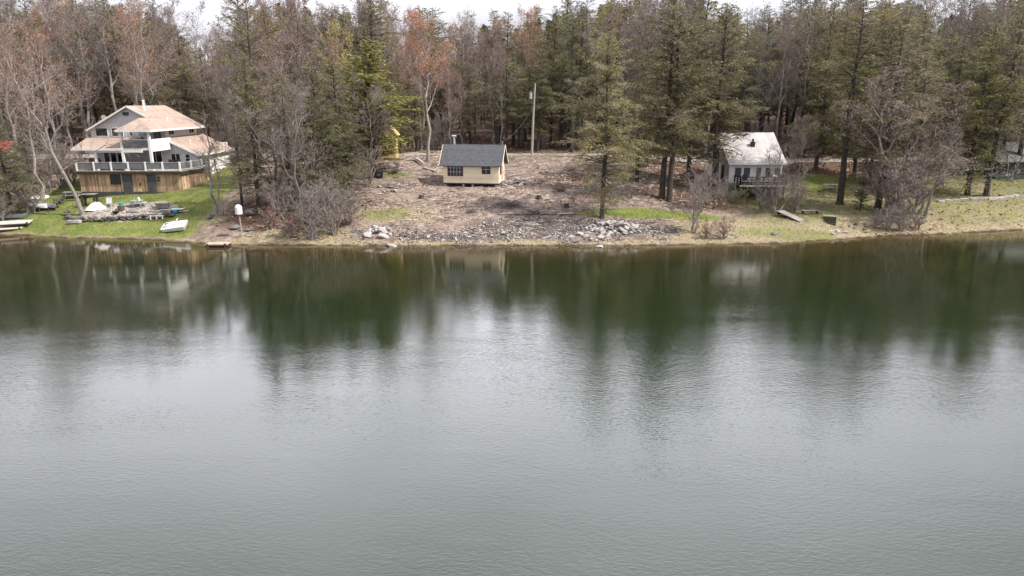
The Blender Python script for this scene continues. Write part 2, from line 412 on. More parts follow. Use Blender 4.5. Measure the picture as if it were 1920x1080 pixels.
def water():
    me = bpy.data.meshes.new('lake_water')
    me.from_pydata([(-1500, -600, 0), (1500, -600, 0), (1500, 110, 0), (-1500, 110, 0)], [], [(0, 1, 2, 3)])
    m = bpy.data.materials.new('lake_water'); m.use_nodes = True; nt = m.node_tree; L = nt.links; b = nt.nodes['Principled BSDF']
    b.inputs['Roughness'].default_value = .04; b.inputs['IOR'].default_value = 1.34; b.inputs['Specular IOR Level'].default_value = WATER_SPEC
    tc = nd(nt, 'ShaderNodeTexCoord')

    def noise(sc, rot, stretch, det, rough=.5, dist=0):
        mp = nd(nt, 'ShaderNodeMapping'); mp.inputs['Rotation'].default_value = (0, 0, rot); mp.inputs['Scale'].default_value = (stretch, 1, 1)
        L.new(tc.outputs['Object'], mp.inputs[0])
        n = nd(nt, 'ShaderNodeTexNoise', Scale=sc, Detail=det, Roughness=rough, Distortion=dist); L.new(mp.outputs[0], n.inputs['Vector']); return n.outputs['Fac']

    def mul(a, k):
        x = nd(nt, 'ShaderNodeMath', operation='MULTIPLY'); L.new(a, x.inputs[0])
        if isinstance(k, float): x.inputs[1].default_value = k
        else: L.new(k, x.inputs[1])
        return x.outputs[0]

    def add(a, c):
        x = nd(nt, 'ShaderNodeMath', operation='ADD'); L.new(a, x.inputs[0]); L.new(c, x.inputs[1]); return x.outputs[0]
    w1 = noise(8.2, R(56), .40, 2, .5, .4)     # wind wavelets
    w2 = noise(15., R(-48), .5, 2, .55, .2)
    w3 = noise(.5, R(15), .6, 2)
    h = add(add(mul(w1, .0072), mul(w2, .0034)), mul(w3, .010))
    # calmer water in the lee of the bank
    sp = nd(nt, 'ShaderNodeSeparateXYZ'); L.new(tc.outputs['Object'], sp.inputs[0])
    pn = noise(.05, .4, .5, 3)
    mr = nd(nt, 'ShaderNodeMapRange', interpolation_type='SMOOTHSTEP'); mr.inputs['From Min'].default_value = 45; mr.inputs['From Max'].default_value = 13
    mr.inputs['To Min'].default_value = .34; mr.inputs['To Max'].default_value = 1.5
    pa = nd(nt, 'ShaderNodeMath', operation='MULTIPLY_ADD'); L.new(pn, pa.inputs[0]); pa.inputs[1].default_value = 44; L.new(sp.outputs[1], pa.inputs[2])
    pb_ = nd(nt, 'ShaderNodeMath', operation='SUBTRACT'); L.new(pa.outputs[0], pb_.inputs[0]); pb_.inputs[1].default_value = 22
    L.new(pb_.outputs[0], mr.inputs['Value'])
    bp = nd(nt, 'ShaderNodeBump', Strength=1.0, Distance=1.0); wp = nd(nt, 'ShaderNodeMapRange', interpolation_type='SMOOTHSTEP'); wp.inputs['From Min'].default_value = .35; wp.inputs['From Max'].default_value = .65; wp.inputs['To Min'].default_value = .4; wp.inputs['To Max'].default_value = 1.7
    L.new(noise(.09, R(30), .35, 4), wp.inputs['Value'])
    L.new(mul(mul(h, mr.outputs[0]), wp.outputs[0]), bp.inputs['Height']); L.new(bp.outputs[0], b.inputs['Normal'])
    # brown bed showing through the shallows, deep green water further out (distance from the bank stored on the mesh below)
    at_ = nd(nt, 'ShaderNodeAttribute', attribute_name='off')
    r = nd(nt, 'ShaderNodeValToRGB'); e = r.color_ramp.elements
    e[0].position = 0; e[0].color = (.085, .058, .026, 1); e[1].position = 1; e[1].color = (.0085, .0165, .006, 1)
    k = e.new(.12); k.color = (.05, .036, .015, 1); k = e.new(.4); k.color = (.018, .0205, .0075, 1)
    ad = add(at_.outputs['Fac'], mul(noise(.35, 0, .4, 4), .14)); L.new(ad, r.inputs[0]); L.new(r.outputs[0], b.inputs['Base Color'])
    # finer grid so the shore distance can be stored
    xs = np.concatenate([[-1500, -400, -200], np.arange(-110, 111, 2.), [200, 400, 1500]]); ys = np.concatenate([[-600, -200, -50], np.arange(0, 50, 5.), np.arange(50, 84, .5), [110]])
    X, Y = np.meshgrid(xs, ys); nx, ny = len(xs), len(ys); i = np.arange(nx * ny).reshape(ny, nx)
    f = np.stack([i[:-1, :-1], i[:-1, 1:], i[1:, 1:], i[1:, :-1]], -1).reshape(-1, 4)
    me = bpy.data.meshes.new('lake_water'); me.from_pydata(np.stack([X.ravel(), Y.ravel(), 0 * X.ravel()], 1).tolist(), [], f.tolist())
    off = np.clip((np.interp(X.ravel(), SHX, SHY) - Y.ravel()) / 22, 0, 1)
    a = me.attributes.new('off', 'FLOAT', 'POINT'); a.data.foreach_set('value', off.astype(np.float32))
    me.materials.append(m); o = bpy.data.objects.new('water', me); COL.objects.link(o); tag(o, kind='structure')


WATER_SPEC = 1.0
water()


def strip(name, pts, w, m, lift=.03, n=140):
    """a sheet that follows the ground along a centre line"""
    xs = np.linspace(pts[0][0], pts[-1][0], n); ys = np.interp(xs, [p[0] for p in pts], [p[1] for p in pts])
    mb = MB(); vs = []
    for i, (x, y) in enumerate(zip(xs, ys)):
        for k in range(6):
            yy = y + (k / 5 - .5) * w * (1 + .12 * math.sin(i * 1.7 + k)); vs.append((x, yy, zg(x, yy) + lift))
    mb.add(vs, [(i * 6 + k, (i + 1) * 6 + k, (i + 1) * 6 + k + 1, i * 6 + k + 1) for i in range(n - 1) for k in range(5)])
    return mb.build(name, m, smooth=True)


M_ROAD = mat('gravel_road', (.34, .30, .265), (.22, .19, .17), 1.5, .95, .03, 8)
tag(strip('road', [(-110, 99.5), (-40, 97.5), (-15, 95.6), (10, 95.2), (30, 96.2), (60, 100), (110, 104)], 2.5, M_ROAD, .06), kind='structure')

# ------------------------------------------------------------------ trees
def quads_mesh(name, C, A, B, tone, mats, mi=None, extra=None):
    """C centres, A/B half axes (N,3); tone (N,). extra = (verts, faces, matindex, tone) of other geometry"""
    C, A, B = map(np.asarray, (C, A, B)); N = len(C)
    V = np.stack([C - A, C - B * .9 + A * .1, C + A, C + B * .9 + A * .1], 1).reshape(-1, 3)
    F = np.arange(4 * N).reshape(N, 4)
    me = bpy.data.meshes.new(name)
    me.vertices.add(4 * N); me.vertices.foreach_set('co', V.astype(np.float32).ravel())
    me.loops.add(4 * N); me.loops.foreach_set('vertex_index', F.ravel().astype(np.int32))
    me.polygons.add(N); me.polygons.foreach_set('loop_start', np.arange(0, 4 * N, 4, dtype=np.int32)); me.polygons.foreach_set('loop_total', np.full(N, 4, np.int32))
    if mi is not None: me.polygons.foreach_set('material_index', np.asarray(mi, np.int32))
    me.update()
    a = me.attributes.new('tone', 'FLOAT', 'POINT'); a.data.foreach_set('value', np.repeat(np.asarray(tone, np.float32), 4))
    for m in mats: me.materials.append(m)
    return me


def conifer_data(seed, H, Rm, cb, nbr, card=.34, step=.3, up=.25, droop=.3, sparse=.06, pw=.55, twigs=.28, lean=(0, 0), dead=.14, dens=1.0):
    rg = random.Random(seed); mb = MB(); ng = np.random.default_rng(seed)
    cx = lambda z: Vector((lean[0] * (z / H) + .12 * math.sin(z * .35 + seed), lean[1] * (z / H) + .12 * math.cos(z * .3 + seed), z))
    r0 = .012 * H + .06
    zs = [-.3, .0, .5, H * .15, H * .35, H * .6, H * .85, H]
    mb.tube([cx(z) for z in zs], [r0 * 1.5, r0 * 1.3, r0 * 1.02, r0 * .88, r0 * .72, r0 * .46, r0 * .18, .012], 8)
    ph = [rg.uniform(0, 6.28) for _ in range(6)]
    SP, SD, SL, SS, SB, SDEAD, ST = [], [], [], [], [], [], []
    for i in range(nbr):
        t = (i + rg.random()) / nbr
        z = H * (cb + (.985 - cb) * t ** .92)
        prof = (1 - t) ** pw * (.5 + .5 * min(1, t / .15)) + .04
        if rg.random() < sparse: continue
        az = i * 2.39996 + rg.uniform(-.6, .6)
        lump = .82 + .24 * math.sin(t * 11 + ph[0] + 1.5 * math.sin(az + ph[1])) + .2 * math.sin(2 * az + t * 7 + ph[2])
        L = 1.2 * Rm * prof * lump * rg.choice((.45, .65, .85, .95, 1.05, 1.2, 1.3)) + .15
        h = Vector((math.cos(az), math.sin(az), 0)); side = Vector((-h.y, h.x, 0))
        u, dr = up + .5 * t * t + rg.gauss(0, .24), droop * rg.uniform(.4, 1.6)
        base = cx(z)
        P = lambda s: base + h * (L * s) + Z_ * (L * (u * s - dr * s * s)) + side * (.10 * L * math.sin(3 * s + i))
        mb.tube([P(0), P(.35), P(.7), P(1)], [.018 + .011 * L, .012 + .007 * L, .012 + .003 * L, .004], 3, cap=False)
        bt = rg.gauss(0, .15); isdead = rg.random() < dead * (1.8 if t < .35 else .6)
        n = max(2, int(L / step))
        for k in range(n):
            s = .10 + .90 * (k + rg.random() * .9) / n
            p = P(s); fwd = (P(min(1, s + .05)) - P(s - .05)).normalized()
            for sg in (-1, 1):
                l = (.16 + .42 * L * (1 - s) * (1 if s > .25 else .6)) * rg.uniform(.4, 1.25)
                an = rg.uniform(.65, 1.25)
                sd_ = (fwd * math.cos(an) + side * sg * math.sin(an) + Z_ * rg.gauss(-.08, .32)).normalized()
                SP.append(p[:]); SD.append(sd_[:]); SL.append(l); SS.append(s); SB.append(bt + .10 * t); SDEAD.append(isdead)
    SP, SD, SL, SS, SB, SDEAD = map(np.array, (SP, SD, SL, SS, SB, SDEAD))
    q = np.maximum(1, (SL / (card * .36) * dens + .5).astype(int)); ix = np.repeat(np.arange(len(q)), q); N = len(ix)
    j = np.arange(N) - np.repeat(np.cumsum(q) - q, q); e = ((j + ng.random(N)) / q[ix])
    sd_, l = SD[ix], SL[ix][:, None]
    tw = ng.random(N) < np.where(SDEAD[ix], .92, twigs)
    c = SP[ix] + sd_ * l * e[:, None] + ng.normal(0, .07, (N, 3)); c[:, 2] -= .32 * l[:, 0] * e * e
    ax = sd_ + ng.normal(0, .34, (N, 3)); ax[:, 2] -= .1; ax /= np.linalg.norm(ax, axis=1)[:, None]
    nn = ng.normal(0, .8, (N, 3)) + [0, 0, .7]; bx = np.cross(nn, ax); bx /= np.linalg.norm(bx, axis=1)[:, None] + 1e-6
    ln = card * ng.uniform(.6, 1.2, N)[:, None] * .5
    A = ax * ln * np.where(tw, 1.25, 1)[:, None]; B = bx * ln * np.where(tw, .085, ng.uniform(.28, .5, N))[:, None]
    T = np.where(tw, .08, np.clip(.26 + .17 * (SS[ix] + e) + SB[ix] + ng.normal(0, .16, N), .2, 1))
    return mb, c, A, B, T


TREE_LIB = {}


def conifer(key, **kw):
    mb, C, A, B, T = conifer_data(**kw)
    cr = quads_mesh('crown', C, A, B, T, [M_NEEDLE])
    tr = mb.build('trunk', M_BARKD); me = tr.data; bpy.data.objects.remove(tr)
    TREE_LIB[key] = (me, cr, kw['H'])


def bare(key, seed, H, spread=.33, cb=.25, limbs=13, trunkm=None, lean=(0, 0), nstem=1, nb=7, nt_=8, buds=1.0, fine=1.35, budsize=.12, up=1.0, droop=0., r0=None):
    rg = random.Random(seed); W, K = MB(), MB()
    C, A, B, T = [], [], [], []

    def rv(s=1.): return Vector((rg.gauss(0, s), rg.gauss(0, s), rg.gauss(0, s)))

    def tri(p, q, w):
        d = q - p; x = d.cross(rv()).normalized() * w
        K.add([p - x, p + x, q], [(0, 1, 2)])

    def twig(p, d, l):
        q = p + d * l + Z_ * (-droop * l * .6); mid = p + d * (l * .5) + rv(.04 * l); tri(p, mid, .013 * fine); tri(mid, q, .010 * fine)
        for i in range(3):
            s = rg.uniform(.25, 1); a = p + (q - p) * s; dd = (d + rv(.5) + Z_ * (.15 - droop)).normalized(); e = a + dd * l * rg.uniform(.35, .6); tri(a, e, .008 * fine)
            if rg.random() < buds:
                for _ in range(2):
                    c = a + (e - a) * rg.uniform(.3, 1.05) + rv(.03); ax = rv().normalized(); bx = ax.cross(rv()).normalized(); z = budsize * rg.uniform(.5, 1.1) * .5
                    C.append(c); A.append(ax * z); B.append(bx * z * .7); T.append(rg.random())

    def branch(p, d, l, r, lev):
        n = 4; pts = [p]; dd = d.copy()
        for i in range(n):
            dd = (dd + rv(.16) + Z_ * (.09 * up - droop * .22)).normalized(); pts.append(pts[-1] + dd * (l / n))
        rs = [r * (1 - .82 * i / n) for i in range(n + 1)]
        (W if lev == 0 else K).tube(pts, rs, 5 if lev == 0 else 3, cap=False)
        m = nb if lev == 0 else nt_
        for i in range(m):
            s = .22 + .78 * (i + rg.random()) / m; k = min(n - 1, int(s * n)); q = pts[k] + (pts[k + 1] - pts[k]) * (s * n - k)
            dirn = (pts[k + 1] - pts[k]).normalized(); o = dirn.cross(rv()).normalized(); a = rg.uniform(.45, .95)
            nd_ = (dirn * math.cos(a) + o * math.sin(a) + Z_ * (.12 * up - droop * .3)).normalized()
            if lev == 0: branch(q, nd_, l * (.62 - .28 * s) * rg.uniform(.7, 1.2), r * .42 * (1 - .5 * s), 1)
            else: twig(q, nd_, min(1.3, l * .6) * rg.uniform(.6, 1.15))
        if lev > 0: twig(pts[-1], dd, min(1.2, l * .5))
        else: branch(pts[-1], dd, l * .4, r * .25, 1)

    for st in range(nstem):
        az = rg.uniform(0, 6.28); sp = 0 if nstem == 1 else rg.uniform(.10, .30)
        r = (r0 or (.010 * H + .05)) * (1 if nstem == 1 else .6); hh = H * (1 if st == 0 else rg.uniform(.7, .95))
        ox = Vector((lean[0] + math.cos(az) * sp * H, lean[1] + math.sin(az) * sp * H, 0))
        n = 8; pts = []
        for i in range(n + 1):
            t = i / n; pts.append(Vector((math.cos(az) * .15, math.sin(az) * .15, 0)) * (nstem > 1) + ox * (t ** 1.15) + Vector((rg.gauss(0, .012 * H), rg.gauss(0, .012 * H), 0)) * (t > 0) + Z_ * (hh * .93 * t - (.25 if i == 0 else 0)))
        W.tube(pts, [r * (1.35 if i == 0 else 1) * (1 - .86 * (i / n) ** .9) + .01 for i in range(n + 1)], 7)
        lm = max(4, int(limbs / (nstem ** .5)))
        for i in range(lm):
            t = cb + (1 - cb) * ((i + rg.random() * .9) / lm); k = min(n - 1, int(t * n)); p = pts[k] + (pts[k + 1] - pts[k]) * (t * n - k)
            az2 = i * 2.4 + rg.uniform(-.5, .5); el = R(rg.uniform(22, 50) + 22 * t) * (1 if up > .5 else .5)
            d = Vector((math.cos(az2) * math.cos(el), math.sin(az2) * math.cos(el), math.sin(el)))
            l = hh * spread * (1 - .6 * t) * rg.uniform(.7, 1.2)
            branch(p, d, l, max(.03, r * .5 * (1 - .6 * t)), 0)
    # crown mesh: wood triangles/tubes plus bud flecks
    kv, kf = K.v, K.f; n0 = len(kv)
    if C:
        Cn, An, Bn = np.array(C), np.array(A), np.array(B)
        Vq = np.stack([Cn - An, Cn - Bn, Cn + An, Cn + Bn], 1).reshape(-1, 3)
        kv = kv + [tuple(v) for v in Vq.tolist()]; kf = kf + [(n0 + 4 * i, n0 + 4 * i + 1, n0 + 4 * i + 2, n0 + 4 * i + 3) for i in range(len(C))]
    me = bpy.data.meshes.new('crown'); me.from_pydata(kv, [], kf)
    me.materials.append(M_TWIG); me.materials.append(M_BUD)
    me.polygons.foreach_set('material_index', [0] * len(K.f) + [1] * len(C)); me.update()
    a = me.attributes.new('tone', 'FLOAT', 'POINT'); a.data.foreach_set('value', np.concatenate([np.zeros(n0), np.repeat(np.array(T), 4)]).astype(np.float32))
    tr = W.build('trunk', trunkm or M_BARK, smooth=False); tm = tr.data; bpy.data.objects.remove(tr)
    TREE_LIB[key] = (tm, me, H)


def plant(key, loc, h, label, name, cat='tree', group=None, rz=None, col=(1, 1, 1), wide=1.0, lean=(0, 0), sink=.1):
    tm, cm, H = TREE_LIB[key]; s = h / H
    o = thing(name, label, cat, (loc[0], loc[1], loc[2] - sink), rng.uniform(0, 6.28) if rz is None else rz, group)
    o.scale = (s * wide, s * wide, s)
    if lean != (0, 0): o.rotation_euler = (lean[1], lean[0], o.rotation_euler.z); o.rotation_mode = 'XYZ'
    for n, d in (('trunk', tm), ('crown', cm)):
        c = bpy.data.objects.new(n, d); COL.objects.link(c); c.parent = o; c.color = (*col, 1)
    return o


# hemlock variants
conifer('h1', seed=1, H=22, Rm=4.6, cb=.12, nbr=170, card=.36, step=.20, twigs=.4, dens=.82)
conifer('h2', seed=2, H=24, Rm=4.3, cb=.20, nbr=170, card=.36, step=.20, droop=.4, sparse=.1, twigs=.4, dens=.82)
conifer('h3', seed=3, H=20, Rm=4.2, cb=.08, nbr=160, card=.34, step=.20, up=.15, twigs=.4, dens=.82)
conifer('h4', seed=4, H=25, Rm=4.4, cb=.28, nbr=150, card=.38, step=.22, sparse=.12, twigs=0.44, dens=.82)
conifer('h5', seed=5, H=23, Rm=3.9, cb=.18, nbr=160, card=.34, step=.20, pw=.5, twigs=0.42, dens=.82)
conifer('h6', seed=6, H=18, Rm=4.4, cb=.06, nbr=150, card=.34, step=.20, droop=.35, twigs=0.57, dead=.25, dens=.82)
conifer('h7', seed=7, H=24, Rm=5.0, cb=.30, nbr=95, card=.40, step=.22, up=.1, droop=.2, sparse=.15, twigs=0.47, pw=.42, dead=.25, dens=.82)
conifer('h8', seed=8, H=22, Rm=5.2, cb=.22, nbr=120, card=.38, step=.22, up=.4, droop=.45, sparse=.2, twigs=0.47, pw=.38, dead=.2, dens=.82)
conifer('h9', seed=9, H=25, Rm=3.4, cb=.35, nbr=130, card=.36, step=.2, up=.2, droop=.5, sparse=.2, twigs=0.42, pw=.45, dead=.3, dens=.82)
conifer('hero', seed=11, H=23, Rm=5.6, cb=.08, nbr=230, card=.34, step=.18, droop=.36, sparse=.16, twigs=0.48, pw=.45, dead=.22, dens=.85)
conifer('pine', seed=12, H=27, Rm=5.4, cb=.30, nbr=62, card=.36, step=.24, up=.45, droop=.15, sparse=.1, twigs=.15, pw=.55)
conifer('cedar', seed=13, H=14, Rm=2.6, cb=.06, nbr=160, card=.30, step=.16, up=.5, droop=.2, twigs=.1, pw=.6, dead=0)
conifer('snag', seed=14, H=24, Rm=4.0, cb=.25, nbr=110, card=.36, step=.24, sparse=.1, twigs=.7, pw=.5, dead=.5)
# leafless broadleaf variants
bare('b1', 21, 21, .30, .30, 14)
bare('b2', 22, 19, .36, .25, 14)
bare('b3', 23, 22, .26, .40, 13, trunkm=M_BARKL)
bare('b4', 24, 17, .38, .22, 13, nstem=2)
bare('b5', 25, 20, .30, .35, 13)
bare('fork', 26, 18, .36, .38, 13, trunkm=M_BARKL, buds=1)
bare('leaner', 27, 20, .34, .24, 15, lean=(-6.5, -.5), r0=.2)
bare('weep', 28, 12, .40, .35, 13, lean=(2.2, 0), droop=.5, buds=.2, nb=7)
bare('s1', 31, 4.5, .42, .10, 12, nstem=5, nb=5, nt_=5, buds=.3, fine=1., budsize=.07)
bare('s2', 32, 3.6, .45, .08, 12, nstem=6, nb=5, nt_=5, buds=.6, fine=1., budsize=.08)
bare('s3', 33, 6.5, .38, .12, 13, nstem=4, nb=6, nt_=6, buds=.3, fine=1.1, budsize=.08)
bare('slim', 34, 12, .24, .35, 11, trunkm=M_BARKL, buds=.4, nb=5, nt_=5)

GREYBUD, PINKBUD, REDBUD, ORABUD, YELBUD, GRNBUD = (.16, .135, .12), (.23, .145, .13), (.23, .085, .07), (.31, .15, .075), (.42, .33, .06), (.22, .25, .07)
OLIVE, GREEN, GREY, WARM, SUN_LIME = (1.2, 1.12, .95), (1.05, 1.1, .88), (1.3, 1.2, 1.15), (1.55, 1.3, .95), (1.75, 1.65, .9)  # last tint is a yellow-green brightened so its crowns look sunlit


def hero(px, py, top, key, label, name=None, col=None, wide=1.0, rz=None, Y=None, lean=(0, 0), cat='tree', group=None):
    g = gp(px, py) if Y is None else Vector((at(px, py, Y).x, Y, 0))
    g.z = zg(g.x, g.y)
    h = at(px, top, g.y).z - g.z
    con = key in ('h1', 'h2', 'h3', 'h4', 'h5', 'h6', 'h7', 'h8', 'h9', 'hero', 'pine', 'cedar', 'snag')
    return plant(key, g, h, label, name or ('hemlock_tree' if con else 'bare_tree'), cat, group, rz, col or (OLIVE if con else GREYBUD), wide, lean)


HEROES = [
    # px, py(base), py(top), kind, label, extras
    (157, 404, 40, 'leaner', 'tall pale-barked leafless tree leaning left out of the stone terrace wall', dict(rz=0, col=(.22, .14, .10))),
    (80, 374, 150, 'slim', 'slender pale leafless tree standing behind the upturned canoes', {}),
    (22, 402, 190, 'h6', 'shaggy hemlock on the litter bank behind the left dock', dict(col=(1.1, 1.15, .9), wide=1.2)),
    (62, 362, 215, 'h3', 'bushy grey-green hemlock in front of the red-roofed shed', dict(col=GREY, wide=1.0)),
    (-12, 352, 200, 'h1', 'hemlock cut by the left edge of the photo before the red roof', dict(col=(1.2, 1.2, .8))),
    (118, 345, 60, 'b2', 'leafless tree with rust-orange buds just left of the three-storey house', dict(col=ORABUD)),
    (404, 404, 215, 'slim', 'two-stemmed grey leafless tree on the lawn right of the stone terrace', dict(wide=1.2)),
    (416, 404, 262, 'slim', 'shorter dark leafless stem beside the two-stemmed lawn tree', dict(wide=1.0)),
    (487, 404, 95, 'h1', 'dense dark hemlock at the lawn edge behind the white domed box', dict(wide=.95)),
    (548, 396, 130, 'h5', 'grey-green hemlock second from the lawn in the shore thicket', dict(col=GREY)),
    (566, 418, 165, 'b2', 'wide leafless tree with pale limbs in the shore thicket', dict(rz=1.0)),
    (625, 392, 190, 'h6', 'shaggy twiggy hemlock at the bare lot edge', dict(col=(1.25, 1.25, 1.0))),
    (640, 380, 105, 'h2', 'tall olive hemlock behind the shore thicket', dict(col=(1, .95, .85))),
    (520, 360, 110, 'b1', 'mauve-grey leafless tree behind the dark hemlock on the lawn edge', dict(col=PINKBUD)),
    (672, 330, 70, 'cedar', 'tall sunlit yellow-green cedar two trees left of the yellow shed', dict(col=SUN_LIME, wide=2.1, lean=(-.16, 0))),
    (702, 320, 190, 'cedar', 'short yellow-green cedar just left of the yellow shed', dict(col=SUN_LIME, wide=1.7)),
    (752, 288, 110, 'h3', 'olive hemlock growing behind the yellow shed', dict(wide=.9)),
    (803, 302, 38, 'fork', 'tall pale-trunked maple with orange buds left of the cream cabin', dict(col=(.50, .19, .06))),
    (1130, 408, 60, 'hero', 'large hemlock with a long bare grey trunk above the shore rock pile', dict(rz=.4, wide=1.0, col=(1.75, 1.65, 1.3))),
    (1243, 372, -35, 'h2', 'tall hemlock with dark trunk left of the white-roofed cottage', dict(wide=1.1)),
    (1256, 378, 10, 'h4', 'thick-trunked hemlock close beside the dark one left of the cottage', dict(wide=1.1)),
    (1336, 362, 0, 'h5', 'hemlock spreading branches over the left half of the cottage roof', dict(wide=1.35)),
    (1572, 383, -20, 'h4', 'tall hemlock with a thick bare trunk on the lawn right of the cottage', dict(wide=1.15)),
    (1648, 392, 10, 'h5', 'dark hemlock behind the grey shore thicket', dict(wide=1.2, col=GREY)),
    (1612, 396, 290, 'cedar', 'small hemlock sapling left of the grey shore thicket', dict(wide=.8, col=GREY)),
    (1672, 398, 150, 'b4', 'leafless tree leaning right inside the grey shore thicket', dict(col=PINKBUD, wide=1.75, lean=(.08, 0))),
    (1735, 405, 230, 'weep', 'leaning leafless tree with drooping pale twigs over the bank', dict(rz=0)),
    (1716, 372, 40, 'snag', 'half-dead grey hemlock behind the leaning shore tree', dict(lean=(.08, 0))),
    (1811, 365, 40, 'h3', 'sunlit yellow-green hemlock with twin trunks by the stone path, left stem', dict(col=(1.5, 1.45, .95))),
    (1848, 366, -10, 'h4', 'leaning hemlock with bare slanted trunk above the stone path, right stem', dict(lean=(.1, 0), col=GREY)),
    (1908, 335, -30, 'pine', 'dark pine with flared roots at the right edge beside the green cottage', dict(lean=(.05, 0))),
    (1872, 330, 20, 'h8', 'grey-green hemlock standing before the green cottage', dict(col=GREY)),
    (1893, 340, 190, 'b4', 'leafless tree before the right part of the green cottage', dict(wide=1.2)),
    (1493, 372, 215, 'b5', 'pinkish leafless tree at the right corner of the cottage', dict(col=PINKBUD)),
    (1455, 402, 270, 's3', 'many-stemmed leafless tree behind the tilted plank platform', dict(wide=1.1)),
    (1298, 436, 300, 's3', 'thin many-stemmed leafless tree at the water in front of the cottage', dict(wide=.9)),
    (488, 300, -30, 'pine', 'open-crowned tall pine with upswept limbs against the sky right of the big house', dict(rz=.5)),
    (318, 250, -25, 'pine', 'tall dark pine directly behind the big house chimney', dict(rz=2.1)),
    (205, 250, -30, 'pine', 'thin-topped pine left of the one behind the chimney', dict(rz=4.0, wide=.8)),
    (95, 280, -25, 'pine', 'dark pine behind the orange-budded tree at the left', dict(rz=3.0, wide=.9)),
    (640, 290, 40, 'b5', 'maple with bright yellow new leaves above the shore thicket', dict(col=YELBUD)),
    (865, 262, 30, 'slim', 'skinny tree with yellow new leaves behind the cabin stovepipe', dict(col=YELBUD, wide=1.4)),
    (985, 262, 22, 'b2', 'broad maple with rusty red buds left of the utility pole top', dict(col=(.46, .17, .09))),
    (930, 262, 40, 'b2', 'broad maple with brick-red buds behind the cream cabin', dict(col=(.44, .17, .10))),
    (380, 262, 120, 'b2', 'dusty pink leafless tree right of the big house roof', dict(col=PINKBUD)),
    (215, 235, 90, 'b5', 'deep red budded maple rising behind the big house gable', dict(col=(.26, .06, .07))),
    (40, 330, 60, 'b5', 'orange-budded maple at the left edge of the photo', dict(col=ORABUD)),
    (455, 385, 190, 'snag', 'half-dead grey hemlock on the slope right of the white garage wall', dict(col=GREY)),
    (520, 398, 170, 'b4', 'tan-grey branching leafless tree beside the dark lawn-edge hemlock', dict(wide=1.25)),
    (592, 388, 175, 'h6', 'shaggy olive hemlock in the middle of the shore thicket', dict(wide=1.2, col=(1, 1, .9))),
    (655, 372, 190, 'h6', 'drooping grey hemlock at the lot side of the shore thicket', dict(wide=1.1, col=GREY)),
    (545, 350, 60, 'b5', 'tall mauve leafless tree behind the shore thicket', dict(col=PINKBUD, wide=1.2)),
    (600, 345, 100, 'h6', 'wide shaggy olive hemlock behind the shore thicket', dict(wide=1.1)),
    (440, 345, 190, 'b4', 'grey leafless tree between garage and shore thicket', dict(wide=.9)),
    (695, 345, 140, 'b4', 'grey leafless tree on the lot edge above the black stove', dict()),
    (1195, 340, 90, 'h3', 'bushy hemlock behind the big shore hemlock', dict()),
    (1290, 345, 40, 'h1', 'broad olive hemlock filling the gap left of the cottage', dict(col=(1, 1, .9))),
    (1530, 320, 30, 'h1', 'broad hemlock behind the right corner of the cottage', dict()),
    (1690, 350, 25, 'h2', 'tall olive hemlock behind the right shore thicket', dict(wide=1.1)),
    (1765, 345, 60, 'h5', 'grey-green hemlock left of the twin trunks by the path', dict(col=GREY, wide=1.2)),
    (1630, 345, 150, 'h6', 'twiggy grey hemlock behind the small sapling', dict(col=GREY)),
    (1600, 330, 70, 'h1', 'bright olive hemlock behind the tall bare-trunked lawn hemlock', dict(col=(1.55, 1.5, .95))),
]
for px, py, top, key, label, kw in HEROES:
    hero(px, py, top, key, label, **kw)

